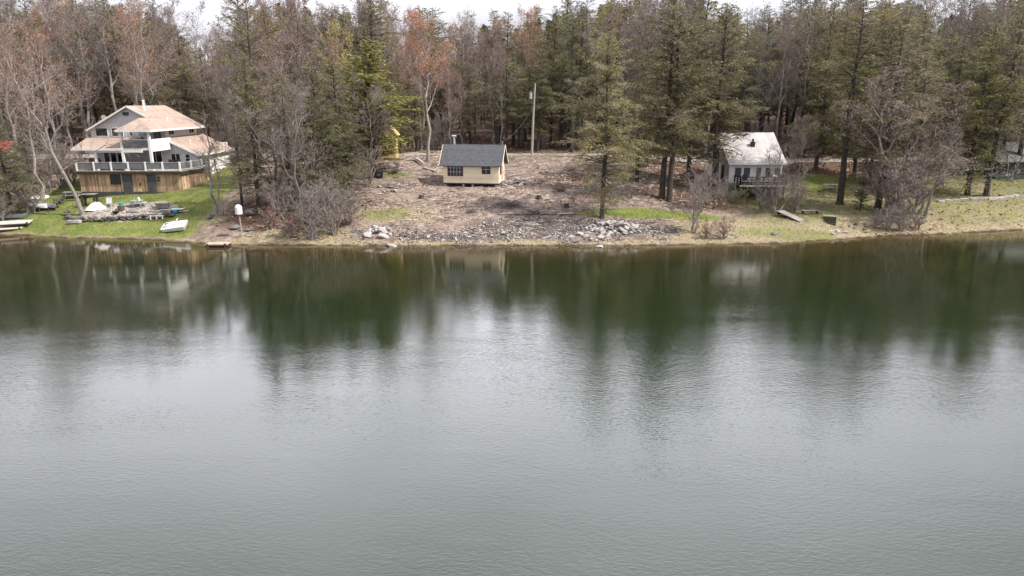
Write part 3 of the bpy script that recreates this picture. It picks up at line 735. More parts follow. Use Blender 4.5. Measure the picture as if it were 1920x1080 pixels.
# shore shrubs, each its own plant
SHRUBS = [
    (508, 430, 385, 's2', 'low russet shrub near the white domed box', (.24, .13, .10)), (545, 446, 392, 's2', 'russet shrub at the waterline below the shore thicket', (.25, .14, .10)),
    (585, 447, 345, 's1', 'grey shrub with pale leaning stem at the waterline', GREYBUD), (628, 440, 340, 's1', 'grey shrub at the right end of the shore thicket', GREYBUD),
    (655, 420, 345, 's2', 'thin grey shrub on the edge of the bare lot', GREYBUD), (600, 425, 320, 's3', 'tall grey shrub in the middle of the shore thicket', (.24, .2, .185)),
    (530, 415, 330, 's1', 'grey-brown shrub beneath the hemlocks in the thicket', GREYBUD), (690, 352, 270, 's1', 'mauve shrub left of the black stove', PINKBUD), (640, 355, 265, 's3', 'mauve thicket shrub behind the lot edge', PINKBUD),
    (1325, 447, 412, 's2', 'red-brown shrub at the water below the cottage', (.21, .10, .075)), (1358, 447, 408, 's2', 'red-brown shrub right of its twin at the cottage shore', (.22, .11, .08)),
    (1385, 382, 345, 's2', 'yellow-green budding shrub below the cottage deck', (.30, .29, .07)), (1350, 385, 330, 's1', 'mauve shrub at the left corner of the cottage deck', PINKBUD), (1310, 390, 320, 's1', 'purple-grey shrub in front of the cottage side wall', PINKBUD),
    (1490, 398, 325, 's1', 'grey shrub behind the weathered bench', GREYBUD), (1430, 395, 330, 's1', 'brown shrub under the cottage deck corner', GREYBUD), (1660, 432, 385, 's1', 'dense grey shrub at the water in the right thicket', (.17, .155, .15)),
    (1690, 434, 380, 's1', 'dense grey-brown shrub hanging over the water', (.19, .16, .15)), (1720, 430, 390, 's2', 'low brown shrub beside the leaning shore tree', GREYBUD), (1640, 428, 395, 's2', 'low dark shrub left in the right shore thicket', (.15, .13, .12)),
    (1685, 415, 300, 's3', 'tall twiggy grey shrub filling the right thicket', PINKBUD), (1710, 400, 270, 's3', 'tall mauve shrub behind the right thicket', PINKBUD), (1660, 400, 280, 's3', 'tall grey shrub behind the dark trunk in the right thicket', GREYBUD),
    (1740, 330, 262, 's1', 'brown shrub in front of the white plank rack', GREYBUD), (1880, 322, 285, 's1', 'tan shrub before the green cottage wall', (.3, .22, .14)), (60, 400, 350, 's2', 'brown brush between the left hemlock and the canoes', GREYBUD),
    (5, 415, 360, 's2', 'brown brush at the left edge by the dock', GREYBUD), (120, 350, 270, 's1', 'grey brush left of the plank basement', GREYBUD), (60, 345, 270, 's3', 'grey brush left of the big house', GREYBUD), (30, 372, 285, 's3', 'mauve-grey brush before the left hemlocks', PINKBUD), (92, 360, 265, 's3', 'tall grey brush behind the white tarp on the grass', GREYBUD), (112, 352, 250, 's3', 'tall mauve brush against the left end of the deck', PINKBUD), (135, 345, 272, 's1', 'low grey brush at the corner of the plank basement', GREYBUD), (48, 385, 320, 's1', 'grey-brown brush above the dark rowboat', GREYBUD), (20, 340, 262, 's3', 'grey brush at the left edge below the red roof', GREYBUD),
    (450, 335, 255, 's3', 'grey shrub on the slope right of the white garage wall', GREYBUD), (470, 345, 280, 's1', 'olive-grey shrub on the lawn slope', GREYBUD), (745, 315, 298, 's2', 'heap-like brown shrub between stove and logs', (.2, .15, .12)),
    (1105, 365, 335, 's2', 'small brown shrub on the lot left of the big shore hemlock', GREYBUD), (1490, 300, 238, 's3', 'rosy twiggy shrub behind the cottage', PINKBUD),
    (1055, 360, 345, 's2', 'little dark shrub on the bare lot', GREYBUD)]
for px, py, top, key, label, col in SHRUBS:
    hero(px, py, top, key, label, 'bare_shrub', col, 1.9 if 'right thicket' in label else 1.3, cat='shrub')

# woods behind the road
SKY = [(-300, 0), (0, -5), (100, 15), (200, 0), (300, 20), (345, 45), (370, 95), (425, 92), (470, 10), (560, 0), (640, 25), (700, 0), (760, 25), (810, 30), (850, 88), (900, 40), (950, 50), (1000, 35), (1050, 15), (1100, 5),
       (1200, -15), (1300, -5), (1350, 30), (1400, 38), (1450, 30), (1500, -5), (1600, 5), (1700, 5), (1750, 22), (1800, 5), (1900, -10), (2300, 0)]
WOODC = [('olive hemlock in the woods beyond the gravel road', OLIVE), ('grey-green hemlock in the woods beyond the gravel road', GREY), ('warm olive hemlock in the woods beyond the gravel road', WARM), ('deep green hemlock in the woods beyond the gravel road', GREEN)]
WOODB = [('grey leafless tree in the woods beyond the gravel road', GREYBUD), ('pinkish leafless tree in the woods beyond the gravel road', PINKBUD), ('red-budded leafless tree in the woods beyond the gravel road', (.24, .105, .085)), ('orange-budded leafless tree in the woods beyond the gravel road', (.35, .18, .10))]


def taken(x, y):
    for ax, ay, rr in ((2.7, 95, 2.0), (-45, 86, 9), (29, 86, 6.5), (66, 92, 7), (-17, 92, 3)):
        if (x - ax) ** 2 + (y - ay) ** 2 < rr * rr: return True
    return False


nw = 0
rows = [(99.5, 4.6), (103, 4.6), (107, 4.8), (112, 5), (118, 5.4), (125, 6), (133, 6.4), (142, 7)]
for ri, (Y0, st) in enumerate(rows):
    half = Y0 * .80 + 6
    x = -half + rng.uniform(0, st)
    while x < half:
        X = x + rng.uniform(-1.5, 1.5); Y = Y0 + rng.uniform(-1.6, 1.6) + (0 if abs(X) < 45 else (abs(X) - 45) * .12)
        x += st * rng.uniform(.75, 1.25)
        if taken(X, Y): continue
        z = zg(X, Y); zc = Y * math.cos(TILT) + (CH - z) * math.sin(TILT); px = 960 + FPX * X / zc
        top = lerp_tab(SKY, px)
        top += abs(rng.gauss(0, 30)) - 24 + (30 if ri == 0 else 0) - (0 if ri < 4 else 8)
        h = at(px, top, Y).z - z
        right = px > 1060; ctr = 700 < px < 1060
        pc = .74 if right else (.42 if ctr else .30)
        if ctr and ri < 3: pc = .60; h *= rng.uniform(.5, .9)
        if rng.random() < pc:
            key = rng.choice(['h1', 'h2', 'h3', 'h4', 'h5', 'h7', 'h8', 'h9', 'h2', 'h8', 'snag'] if not ctr else ['h2', 'h4', 'h5', 'h1', 'h7', 'h9'])
            k = rng.choice((0, 0, 1, 2, 3)); lab, c = WOODC[k]
            if key == 'snag': lab, c = 'half-dead grey hemlock in the woods beyond the gravel road', GREY
            plant(key, (X, Y, z), max(h, 8), lab, 'hemlock_tree', 'tree', 'hemlocks in the woods beyond the road', None, c, rng.uniform(.85, 1.35) * (1.0 if h > 14 else 1.2), (rng.gauss(0, .035), rng.gauss(0, .035)))
        else:
            key = rng.choice(['b1', 'b2', 'b3', 'b5', 'b4'])
            k = rng.choice((0, 0, 1, 1, 2, 3) if not right else (0, 0, 0, 1)); lab, c = WOODB[k]
            plant(key, (X, Y, z), max(h, 8), lab, 'bare_tree', 'tree', 'leafless trees in the woods beyond the road', None, c)
        nw += 1
print('woods', nw)


# far wood that reads as one mass
def far_wood():
    C, A, B, T = [], [], [], []
    rg = np.random.default_rng(5); tb = MB()
    for Y0 in (150, 158, 167, 178, 190):
        x = -Y0 * .85
        while x < Y0 * .85:
            X = x + rg.uniform(-2, 2); Y = Y0 + rg.uniform(-3, 3); x += rg.uniform(4.5, 7.5)
            z = zg(X, Y); zc = Y * math.cos(TILT); px = 960 + FPX * X / zc
            h = at(px, lerp_tab(SKY, px) + 2 + abs(rg.normal(0, 22)), Y).z - z
            tb.tube([(X, Y, z - .3), (X, Y, z + h * .9)], [.22, .04], 5)
            n = 900; t = rg.random(n) ** .9; r = 4.0 * (1 - t) ** .7 * np.sqrt(rg.random(n)) + .1; a = rg.random(n) * 6.283
            c = np.stack([X + r * np.cos(a), Y + r * np.sin(a), z + h * (.12 + .88 * t) - r * .15], 1)
            ax = np.stack([np.cos(a), np.sin(a), rg.normal(-.2, .4, n)], 1) + rg.normal(0, .4, (n, 3)); ax /= np.linalg.norm(ax, axis=1)[:, None]
            bx = np.cross(ax, rg.normal(0, .5, (n, 3)) + [0, 0, 1]); bx /= np.linalg.norm(bx, axis=1)[:, None]
            dec = rg.random() < .35
            s = rg.uniform(.3, .6, n)[:, None]
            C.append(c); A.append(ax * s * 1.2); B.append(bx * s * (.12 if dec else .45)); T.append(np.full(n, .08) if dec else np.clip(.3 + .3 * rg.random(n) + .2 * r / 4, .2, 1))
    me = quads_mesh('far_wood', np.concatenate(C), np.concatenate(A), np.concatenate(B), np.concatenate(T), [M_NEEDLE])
    o = bpy.data.objects.new('far_woods', me); COL.objects.link(o)
    tag(o, 'distant mixed woodland rising behind the nearer trees', 'woodland', kind='stuff')
    tag(tb.build('far_trunks', M_BARKD, o), kind='stuff')


far_wood()

# saplings and brush on the forest floor
for i in range(70):
    Y = rng.uniform(98.5, 118); X = rng.uniform(-Y * .78, Y * .78)
    if taken(X, Y): continue
    plant(rng.choice(('s1', 's2', 's3', 'slim')), (X, Y, zg(X, Y)), rng.uniform(1.5, 6), 'thin leafless sapling on the forest floor beyond the road', 'sapling', 'sapling', 'saplings on the forest floor', None, GREYBUD)
# ------------------------------------------------------------------ the three-storey house
def big_house():
    O = Vector((-44.3, 77.3, 3.0))
    t = thing('lake_house', 'three-storey white gabled house with front shaded grey, tan shingle roofs and wrap deck', 'house', O)
    B = lambda mb, n, m, p=None: mb.build(n, m, p or t, O)
    xl, xr, xe = -49.4, -40.75, -37.2       # left wall, main right wall, extension right wall
    yf, yb = 82.0, 90.5
    RX, RZ, EZ = -44.6, 12.65, 10.12
    sl = (RZ - EZ) / (-39.95 - RX)
    # main body: front gable wall, then the rest
    m = MB()
    m.slab([(xl, yf, 5.5), (xr, yf, 5.5), (xr, yf, EZ + .35), (RX, yf, RZ - .12), (xl, yf, EZ + .05)], .18, 0, (0, 1, 0))
    B(m, 'gable_wall', M_SIDESHADE)
    m = MB().box(xr - .18, xr, yf + .18, yb, 4.6, EZ + .3); m.box(xl, xl + .18, yf + .18, yb, 3.4, EZ); m.box(xl + .18, xr - .18, yb - .18, yb, 3.4, EZ)
    m.slab([(xl + .18, yb - .18, EZ), (xr - .18, yb - .18, EZ), (RX, yb - .18, RZ - .15)], .18, 0, (0, 1, 0))
    B(m, 'wall', M_WHITESIDE)
    # shed extension on the right
    m = MB().slab([(xr, yf - .02, 5.3), (xe, yf - .02, 5.3), (xe, yf - .02, 7.2), (xr, yf - .02, 9.0)], .18, 0, (0, 1, 0))
    B(m, 'shed_gable_wall', M_SIDESHADE)
    m = MB().box(xe - .18, xe, yf + .16, 91.5, 3.9, 7.2); m.box(xr, xe - .18, 91.3, 91.5, 3.9, 8.0)
    B(m, 'garage_wall', M_WHITESIDE)
    m = MB().box(xe, xe + .05, 85.6, 88.2, 4.9, 7.0); m.box(xe, xe + .05, 88.6, 91.2, 4.9, 7.0)
    B(m, 'garage_door', M_WHITE)
    # roofs
    rf = MB(); th = .16
    ov = .45
    lx = RX - (RZ - EZ) / sl - .35; zl = RZ - sl * (RX - lx)
    rx = -39.85; zr = RZ - sl * (rx - RX)
    rf.slab([(RX, yf - ov, RZ), (RX, yb + ov, RZ), (lx, yb + ov, zl), (lx, yf - ov, zl)], th)
    C = (-42.15, 79.4); cz = RZ - sl * (C[0] - RX)
    y0 = 77.05
    rf.slab([(RX, yf - ov, RZ), (C[0], yf - ov, cz), (C[0], C[1], cz), (rx, y0, zr), (rx, yb + ov, zr), (RX, yb + ov, RZ)], th)
    rf.slab([(rx, y0, zr), (C[0], C[1], cz), (-43.75, y0, zr)], th)
    rf.slab([(-43.75, y0, zr), (C[0], C[1], cz), (C[0], yf, cz), (-43.75, yf, zr)], th)
    roof = B(rf, 'roof', M_SHING)
    m = MB()
    for a, b in (((RX, yf - ov - .03, RZ - .09), (lx, yf - ov - .03, zl - .09)), ((RX, yf - ov - .03, RZ - .09), (C[0] - .1, yf - ov - .03, cz - .02))): m.bar(a, b,   .05, .17)
    m.bar((rx + .04, y0, zr - .1), (rx + .04, yb + ov, zr - .1), .06, .22); m.bar((-43.75, y0 - .04, zr - .1), (rx + .07, y0 - .04, zr - .1), .06, .22); m.bar((-43.79, y0, zr - .1), (-43.79, yf - .1, zr - .1), .05, .2)
    m.bar((lx - .04, yf - ov, zl - .1), (lx - .04, yb + ov, zl - .1), .06, .2)
    B(m, 'fascia', M_WHITE, roof)
    m = MB().box(-43.7, -39.95, y0 + .05, yf - .01, zr - .2, zr - .17); B(m, 'soffit', M_WHITE, roof)
    m = MB().tube([(-43.6, 83.6, 12.0), (-43.6, 83.6, 13.2)], [.13, .13], 8).tube([(-43.6, 83.6, 13.2), (-43.6, 83.6, 13.3)], [.19, .19], 8); B(m, 'flue', M_WHITE, roof)
    m = MB().tube([(-41.4, 84.3, 10.5), (-41.4, 84.3, 11.35)], [.06, .06], 6); B(m, 'vent_pipe', M_WHITE, roof)
    m = MB().tube([(-47.9, 82.6, 10.6), (-47.9, 82.6, 11.25)], [.05, .05], 6).tube([(-47.9, 82.5, 11.3), (-47.9, 82.75, 11.3)], [.3, .22], 10); B(m, 'satellite_dish', M_GALV, roof)
    # shed roof
    m = MB().slab([(xr + .02, yf - .5, 9.05), (xr + .02, 92.0, 9.05), (xe + .45, 92.0, 7.1), (xe + .45, yf - .5, 7.1)], .15)
    sr = B(m, 'shed_roof', M_SHING)
    m = MB().bar((xr + .02, yf - .53, 8.95), (xe + .45, yf - .53, 7.0), .06, .24).bar((xe + .48, yf - .5, 7.0), (xe + .48, 92, 7.0), .06, .2); B(m, 'fascia', M_WHITE, sr)
    m = MB().tube([(-38.9, 84.2, 7.8), (-38.9, 84.2, 8.75)], [.06, .06], 6); B(m, 'vent_pipe', M_WHITE, sr)
    # porch roof on the left
    pr = MB()
    e, zt, ze = 77.2, 9.02, 8.05
    pr.slab([(-49.9, 81.98, zt), (-43.95, 81.98, zt), (-45.6, e, ze), (-49.0, e, ze)], .14)
    pr.slab([(-43.95, 81.98, zt), (-43.55, 81.98, ze + .1), (-43.5, e, ze), (-45.6, e, ze)], .14)
    p = B(pr, 'porch_roof', M_SHING)
    m = MB().bar((-49.0, e - .03, ze - .1), (-43.5, e - .03, ze - .1), .06, .2); B(m, 'fascia', M_WHITE, p)
    # porch posts, beam
    for x, zt_ in ((-46.5, 7.85), (-43.42, 9.95), (-40.3, 9.95)):
        m = MB().box(x - .13, x + .13, 77.36, 77.62, 5.6, zt_); B(m, 'post', M_WHITE)
    m = MB().box(-47.6, -43.55, 77.38, 77.6, 7.62, 7.85).box(-43.29, -41.2, 77.38, 77.6, 7.62, 7.85); B(m, 'beam', M_WHITE)
    # balcony
    m = MB().box(-43.3, -40.15, 77.45, yf - .01, 7.86, 8.06); bl = B(m, 'balcony', M_WHITE)
    m = MB().box(-40.16, -40.06, 77.62, 81.9, 7.7, 9.05); B(m, 'side_panel', M_WHITE, bl)
    m = MB().box(-43.25, -40.45, 77.48, 77.52, 8.15, 8.95); B(m, 'rail_panel', M_CLEAR, bl)
    m = MB().box(-43.29, -40.43, 77.45, 77.55, 8.98, 9.05); B(m, 'handrail', M_WHITE, bl)
    m = MB().tube([(-41.9, 79.0, 8.06), (-41.9, 79.0, 8.7)], [.22, .22], 10); pt = B(m, 'pedestal', M_WHITE, bl)
    m = MB().tube([(-41.9, 79.0, 8.72), (-41.9, 79.0, 8.95), (-41.9, 79, 9.25)], [.3, .42, .08], 10); B(m, 'planter', M_DKTARP, bl)
    # windows
    n = (0, -1, 0)
    for x0, x1, z0, z1, a, b in ((-48.8, -47.35, 9.15, 10.15, 1, 1), (-46.95, -45.55, 9.15, 10.15, 1, 1), (-45.4, -44.5, 11.45, 12.0, 1, 1), (-44.9, -44.4, 9.2, 10.0, 1, 1)):
        window(t, ((x0 + x1) / 2, yf, (z0 + z1) / 2), X_, n, x1 - x0, z1 - z0, a, b, org=O)
    window(t, (-41.6, yf, 9.1), X_, n, 1.0, 1.7, org=O); 
    for x in (-47.9, -47.1, -46.3): window(t, (x, yf, 6.62), X_, n, .78, 1.9, org=O, fw=.1)
    window(t, (-42.1, yf, 6.8), X_, n, 1.5, 1.5, 2, 1, org=O)
    window(t, (-39.75, yf - .02, 6.6), X_, n, 1.1, 1.25, 2, 1, org=O); window(t, (-38.35, yf - .02, 6.65), X_, n, .6, 1.0, 1, 2, org=O)
    for y in (83.6, 88.9): window(t, (xr, y, 9.55), Y_, (1, 0, 0), 1.3, .55, 2, 1, org=O)
    # deck
    m = MB().slab([(-48.7, 77.0, 5.62), (-37.0, 77.0, 5.62), (-36.2, 81.0, 5.62), (-36.2, 83.5, 5.62), (-37.18, 83.5, 5.62), (-37.18, 81.95, 5.62), (-48.7, 81.95, 5.62)], .22)
    dk = B(m, 'deck', M_WOODG)
    m = MB().bar((-48.75, 76.96, 5.42), (-36.98, 76.96, 5.42), .08, .3).bar((-36.94, 76.98, 5.42), (-36.14, 81.0, 5.42), .08, .3); B(m, 'rim_board', M_WOODD, dk)
    rl = MB(); pn = MB(); hr = MB()
    ra = [(-48.6, 77.1), (-37.1, 77.1), (-36.35, 81.0), (-36.35, 83.4)]
    for a, b in zip(ra, ra[1:]):
        L_ = math.hypot(b[0] - a[0], b[1] - a[1]); k = max(1, round(L_ / 1.9)); hr.bar((*a, 6.55), (*b, 6.55), .07, .05)
        for i in range(k):
            q = lambda f: Vector((a[0] + (b[0] - a[0]) * f, a[1] + (b[1] - a[1]) * f, 0))
            c = q(i / k); rl.box(c.x - .08, c.x + .08, c.y - .08, c.y + .08, 5.62, 6.62)
            d0, d1 = q((i + .08) / k), q((i + .92) / k); pn.bar((d0.x, d0.y, 6.16), (d1.x, d1.y, 6.16), .02, .66)
    r_ = B(hr, 'railing', M_GALV, dk); B(rl, 'rail_post', M_WHITE, dk); B(pn, 'rail_panel', M_CLEAR, dk)
    # plank basement under the deck
    yb0 = 77.25
    for x0, x1, zb in ((-48.6, -45.15, 3.0), (-43.98, -43.75, 3.0), (-40.05, -37.1, 3.1)):
        B(MB().box(x0, x1, yb0, yb0 + .15, zb, 5.38), 'plank_wall', M_WOOD)
    B(MB().box(-45.147, -43.983, yb0, yb0 + .15, 3.0, 5.38), 'plank_wall', M_WOOD)
    B(MB().slab([(-37.1, yb0 + .02, 3.1), (-36.3, 81, 3.5), (-36.3, 83.4, 3.8), (-36.3, 83.4, 5.38), (-36.3, 81, 5.38), (-37.1, yb0 + .02, 5.38)], .12, 0, (-1, 0, 0)), 'plank_wall', M_WOODY)
    window(t, (-44.55, yb0, 4.65), X_, n, 1.18, 1.1, 2, 1, M_WOODD, org=O)
    for x0, x1 in ((-43.75, -42.75), (-41.0, -40.05)):
        B(MB().box(x0, x1, yb0 - .12, yb0 + .2, 2.9, 5.36), 'stone_pier', M_DKWALL)
    d = B(MB().box(-42.72, -41.03, yb0 + .02, yb0 + .12, 3.0, 5.36), 'barn_door', M_WOOD)
    m = MB()
    for a, b in (((-42.6, 3.15), (-41.15, 5.2)), ((-42.6, 5.2), (-41.15, 3.15))): m.bar((a[0], yb0, a[1]), (b[0], yb0, b[1]), .04, .12)
    for z in (3.1, 5.25): m.box(-42.7, -41.05, yb0 - .02, yb0 + .019, z - .07, z + .07)
    B(m, 'door_brace', mat('tan_board', (.44, .27, .15), (.32, .20, .11), 4, .85), d)
    B(MB().box(-41.95, -41.8, yb0 - .04, yb0 + .018, 4.0, 4.25), 'latch', M_BLACK, d)
    B(MB().box(-48.65, -37.1, yb0 - .06, yb0 - .003, 2.8, 3.28), 'footing', M_DKWALL)
    for z in (4.55, 4.85): B(MB().box(-39.9, -39.55, yb0 - .05, yb0 - .003, z - .08, z + .08), 'vent', M_BLACK)
    # darkness of the porch comes from its own roof; furniture on the deck
    for x, y, nm, lab in ((-48.0, 79.6, 'grill', 'dark covered grill at the left end of the house deck'), ):
        g = thing('covered_grill', lab, 'grill', (x, y, 5.62))
        MB().slab([(-.5, -.3, .95), (.5, -.3, .95), (.55, .3, .95), (-.55, .3, .95)], .93).build('cover', M_DKTARP, g)
        MB().tube([(-.5, 0, .95), (.5, 0, .95)], [.3, .3], 10).build('lid', M_DKTARP, g)
    for x, lab in ((-39.3, 'black deck chair near the shed wall windows'), (-38.5, 'black deck chair nearest the right deck corner'), (-43.0, 'dark patio table between the house posts')):
        c = thing('deck_chair' if 'chair' in lab else 'patio_table', lab, 'chair' if 'chair' in lab else 'table', (x, 79.4, 5.62))
        if 'chair' in lab:
            MB().box(-.3, .3, -.28, .28, .38, .46).build('seat', M_BLACK, c); MB().slab([(-.3, .28, .46), (.3, .28, .46), (.3, .4, 1.05), (-.3, .4, 1.05)], .06, 0, (0, 1, 0)).build('backrest', M_BLACK, c)
            for a in (-.26, .26):
                for b in (-.24, .24): MB().box(a - .03, a + .03, b - .03, b + .03, 0, .38).build('leg', M_BLACK, c)
        else:
            MB().tube([(0, 0, .7), (0, 0, .75)], [.7, .7], 16).build('tabletop', M_BLACK, c); MB().tube([(0, 0, 0), (0, 0, .7)], [.08, .06], 8).build('leg', M_BLACK, c)


big_house()


# ------------------------------------------------------------------ cream cabin
def cabin():
    gz = 3.72
    O = Vector((-7.88, 79.0, gz)); rz = -math.atan2(1.0, 6.4)
    t = thing('cabin', 'small cream cabin with charcoal shingle roof and dark red windows on posts', 'cabin', O, rz)
    W, D, F, E = 6.46, 3.9, .38, 2.66      # floor height, eave height
    RH = 4.6
    m = MB().slab([(0, 0, F), (W, 0, F), (W, 0, E), (0, 0, E)], .14, 0, (0, 1, 0)); m.box(0, W, D - .14, D, F, E)
    m.box(0, .14, .14, D - .14, F, E)
    m.build('wall', M_CREAM, t)
    m = MB().slab([(0, 0, E), (0, D, E), (0, D / 2, RH - .12)], .14, 0, (1, 0, 0)); m.build('gable', M_CREAM, t)
    MB().slab([(W - .14, .14, F), (W - .14, D - .14, F), (W - .14, D - .14, E), (W - .14, D / 2, RH - .12), (W - .14, .14, E)], .14, 0, (1, 0, 0)).build('end_wall', mat('pale_cream_siding', (.74, .66, .52), (.66, .57, .43), 1.3, .75, .01, 20, (2, .2, .1)), t)
    oh, s = .42, (RH - E) / (D / 2)
    a, b = -oh, W + oh
    r = MB().slab([(a, -.3, E - .3 * s), (b, -.3, E - .3 * s), (b, D / 2, RH), (a, D / 2, RH)], .1).slab([(a, D + .3, E - .3 * s), (a, D / 2, RH), (b, D / 2, RH), (b, D + .3, E - .3 * s)], .1)
    rf = r.build('roof', M_SHINGD, t)
    m = MB()
    for x in (a - .02, b + .02):
        m.bar((x, -.31, E - .3 * s - .06), (x, D / 2, RH - .06), .04, .16); m.bar((x, D + .31, E - .3 * s - .06), (x, D / 2, RH - .06), .04, .16)
    m.build('bargeboard', M_CREAM, rf)
    MB().slab([(W + .02, .45, E + .45), (W + .02, D - .45, E + .45), (W + .02, D / 2, RH - .45)], .03, 0, (1, 0, 0)).build('gable_triangle', M_BLACK, t)  # flat black triangle laid on the right gable
    ch = MB().tube([(.35, D + .25, .3), (.35, D + .25, 5.35)], [.14, .14], 8).build('stovepipe', M_GALV, t)
    MB().tube([(.1, D + .25, 5.42), (.6, D + .25, 5.42)], [.13, .13], 8).build('pipe_cap', M_GALV, ch)
    MB().box(-.62, .0, D - .2, D + .2, 0, 5.1).build('chimney', M_DKWALL, t)
    n = (0, -1, 0)
    window(t, (1.42, 0, 1.86), X_, n, 1.8, 1.38, 5, 3, M_RED, fw=.09, bm=M_GALV); window(t, (5.0, 0, 1.95), X_, n, 1.0, 1.0, 2, 2, M_RED, fw=.1, bm=M_GALV)
    d = MB().box(W, W + .05, 1.9, 2.75, F + .05, F + 2.0).build('door', mat('pale_door', (.55, .42, .36), None, 2, .6), t)
    MB().box(W + .05, W + .1, 2.6, 2.68, 1.35, 1.5).build('handle', M_BLACK, d)
    window(t, (W, 1.1, 1.8), Y_, (1, 0, 0), .7, 1.0, 1, 2, M_RED)
    for x in (.15, 2.3, 3.4, W - .3):
        for y in (.2, D - .25):
            MB().box(x - .13, x + .13, y - .13, y + .13, -.6, F).build('pier', M_STONE, t)
    MB().box(.02, W - .02, .02, .12, F - .14, F - .003).build('sill_beam', M_WOODD, t)
    MB().box(.2, W - .2, 1.6, D - .3, -.3, F - .02).build('underfloor_box', M_WOODD, t)  # solid dark box filling the gap beneath the floor
    MB().tube([(b - .3, D / 2, RH - .05), (b - .3, D / 2, RH + .38)], [.04, .04], 6).build('service_mast', M_GALV, t)
    return Matrix.Translation(O) @ Matrix.Rotation(rz, 4, 'Z') @ Vector((b - .3, D / 2, RH + .36))


MAST = cabin()


# ------------------------------------------------------------------ white-roofed cottage
def cottage():
    O = Vector((29.0, 82.2, 2.3))
    t = thing('cottage', 'white cottage with steep weathered pale roof and dark railed deck', 'cottage', O)
    B = lambda mb, n, m, p=None: mb.build(n, m, p or t, O)
    x0, x1, y0, y1, zf, ze, zr, yr = 25.9, 32.2, 82.2, 91.5, 3.75, 6.1, 9.5, 87.0
    s = (zr - ze) / (yr - 81.8)
    wz = lambda y: min(zr - .15, zr - s * abs(y - yr)) - .12
    m = MB().box(x0, x1, y0, y0 + .15, zf, wz(y0)); m.box(x0, x1, y1 - .15, y1, 3.0, wz(y1)); B(m, 'wall', M_WHITE)
    m = MB()
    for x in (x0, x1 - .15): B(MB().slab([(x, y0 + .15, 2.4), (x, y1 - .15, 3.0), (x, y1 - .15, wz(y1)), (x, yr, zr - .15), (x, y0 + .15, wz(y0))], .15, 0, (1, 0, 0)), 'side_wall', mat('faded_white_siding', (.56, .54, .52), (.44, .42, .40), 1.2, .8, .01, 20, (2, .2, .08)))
    a, b = 25.55, 32.5
    # roof with a slight kick at the eaves
    kz = ze + .5; ky = yr - (zr - kz) / s
    r = MB().slab([(a, yr, zr), (b, yr, zr), (b, ky, kz), (a, ky, kz)], .14).slab([(a, ky, kz), (b, ky, kz), (b, 81.5, ze - .02), (a, 81.5, ze - .02)], .14)
    r.slab([(b, yr, zr), (a, yr, zr), (a, 92.2, zr - s * (92.2 - yr)), (b, 92.2, zr - s * (92.2 - yr))], .14)
    rf = B(r, 'roof', M_ROOFW)
    B(MB().bar((a, 81.47, ze - .1), (b, 81.47, ze - .1), .05, .18), 'fascia', M_WHITE, rf)
    B(MB().bar((a, yr, zr + .02), (b, yr, zr + .02), .3, .06), 'ridge_cap', M_BLACK, rf)
    c = B(MB().box(29.0, 29.45, 84.35, 84.8, 7.2, 8.3).box(28.94, 29.51, 84.29, 84.86, 8.3, 8.4), 'chimney', mat('soot_brick', (.10, .06, .05), (.05, .035, .03), 6, .95, .01, 20))
    B(MB().tube([(29.22, 84.57, 8.4), (29.22, 84.57, 8.75)], [.14, .12], 8), 'chimney_pot', M_BLACK, c)
    n = (0, -1, 0)
    for xx, w in ((26.95, .95), (28.0, .95), (29.05 + .35, .75), (30.6, 1.0), (31.65, .85)):
        h = 1.6 if abs(xx - 29.4) < .1 else 1.3
        window(t, (xx, y0, 4.95 - (.12 if h > 1.5 else 0)), X_, n, w, h, 1, 1, org=O, fw=.09, glass=mat('porch_screen', (.09, .09, .10), (.06, .06, .065), 2, .35))
    # stone foundation
    B(MB().box(26.0, 32.1, y0 + .05, y0 + .3, 1.7, zf - .003), 'foundation', M_STONED)
    # side wall openings
    B(MB().box(x0 - .06, x0 - .005, 84.2, 85.1, 3.6, 5.6), 'side_door', M_BLACK)
    B(MB().box(x0 - .08, x0 - .006, 85.3, 86.4, 3.5, 5.7), 'shutter', M_WHITE)
    B(MB().box(x0 - .5, x0 - .02, 86.8, 87.4, 2.9, 7.2), 'side_chimney', M_BLACK)
    B(MB().box(x0 - .12, x0 - .007, 88.2, 90.4, 3.3, 5.4), 'lean_to', M_WHITE)
    # deck
    dz = 3.72
    dk = B(MB().box(26.5, 31.9, 79.75, 82.18, dz - .12, dz), 'deck', mat('worn_dark_deck', (.16, .14, .125), (.09, .078, .07), 2, .9, .01, 12, (0, .15, .2)))
    B(MB().box(26.46, 31.94, 79.68, 79.74, dz - .16, dz - .02), 'rim_board', M_WHITE, dk)
    rl = MB()
    for a_, b_ in (((26.55, 79.8), (31.85, 79.8)), ((26.55, 79.8), (26.55, 82.0)), ((31.85, 79.8), (31.85, 82.0))):
        for z in (.35, .62, .9): rl.bar((*a_, dz + z), (*b_, dz + z), .05, .09 if z < .8 else .12)
        k = 4 if a_[0] != b_[0] else 2
        for i in range(k + 1):
            x = a_[0] + (b_[0] - a_[0]) * i / k; y = a_[1] + (b_[1] - a_[1]) * i / k; rl.box(x - .06, x + .06, y - .06, y + .06, dz, dz + .98)
    B(rl, 'railing', M_WOODD, dk)
    for x in (26.7, 29.2, 31.7): B(MB().box(x - .09, x + .09, 79.85, 80.03, zg(x, 79.9) - .3, dz - .12), 'post', M_WOODD, dk)
    B(MB().box(26.6, 31.8, 81.4, 81.5, 1.9, dz - .125), 'underdeck_shade', M_WOODD, dk)  # dark sheet standing in for the shadow below the deck
    # on the deck
    g = thing('barbecue', 'round grill under a white cover on the cottage deck', 'grill', (30.9, 80.7, dz))
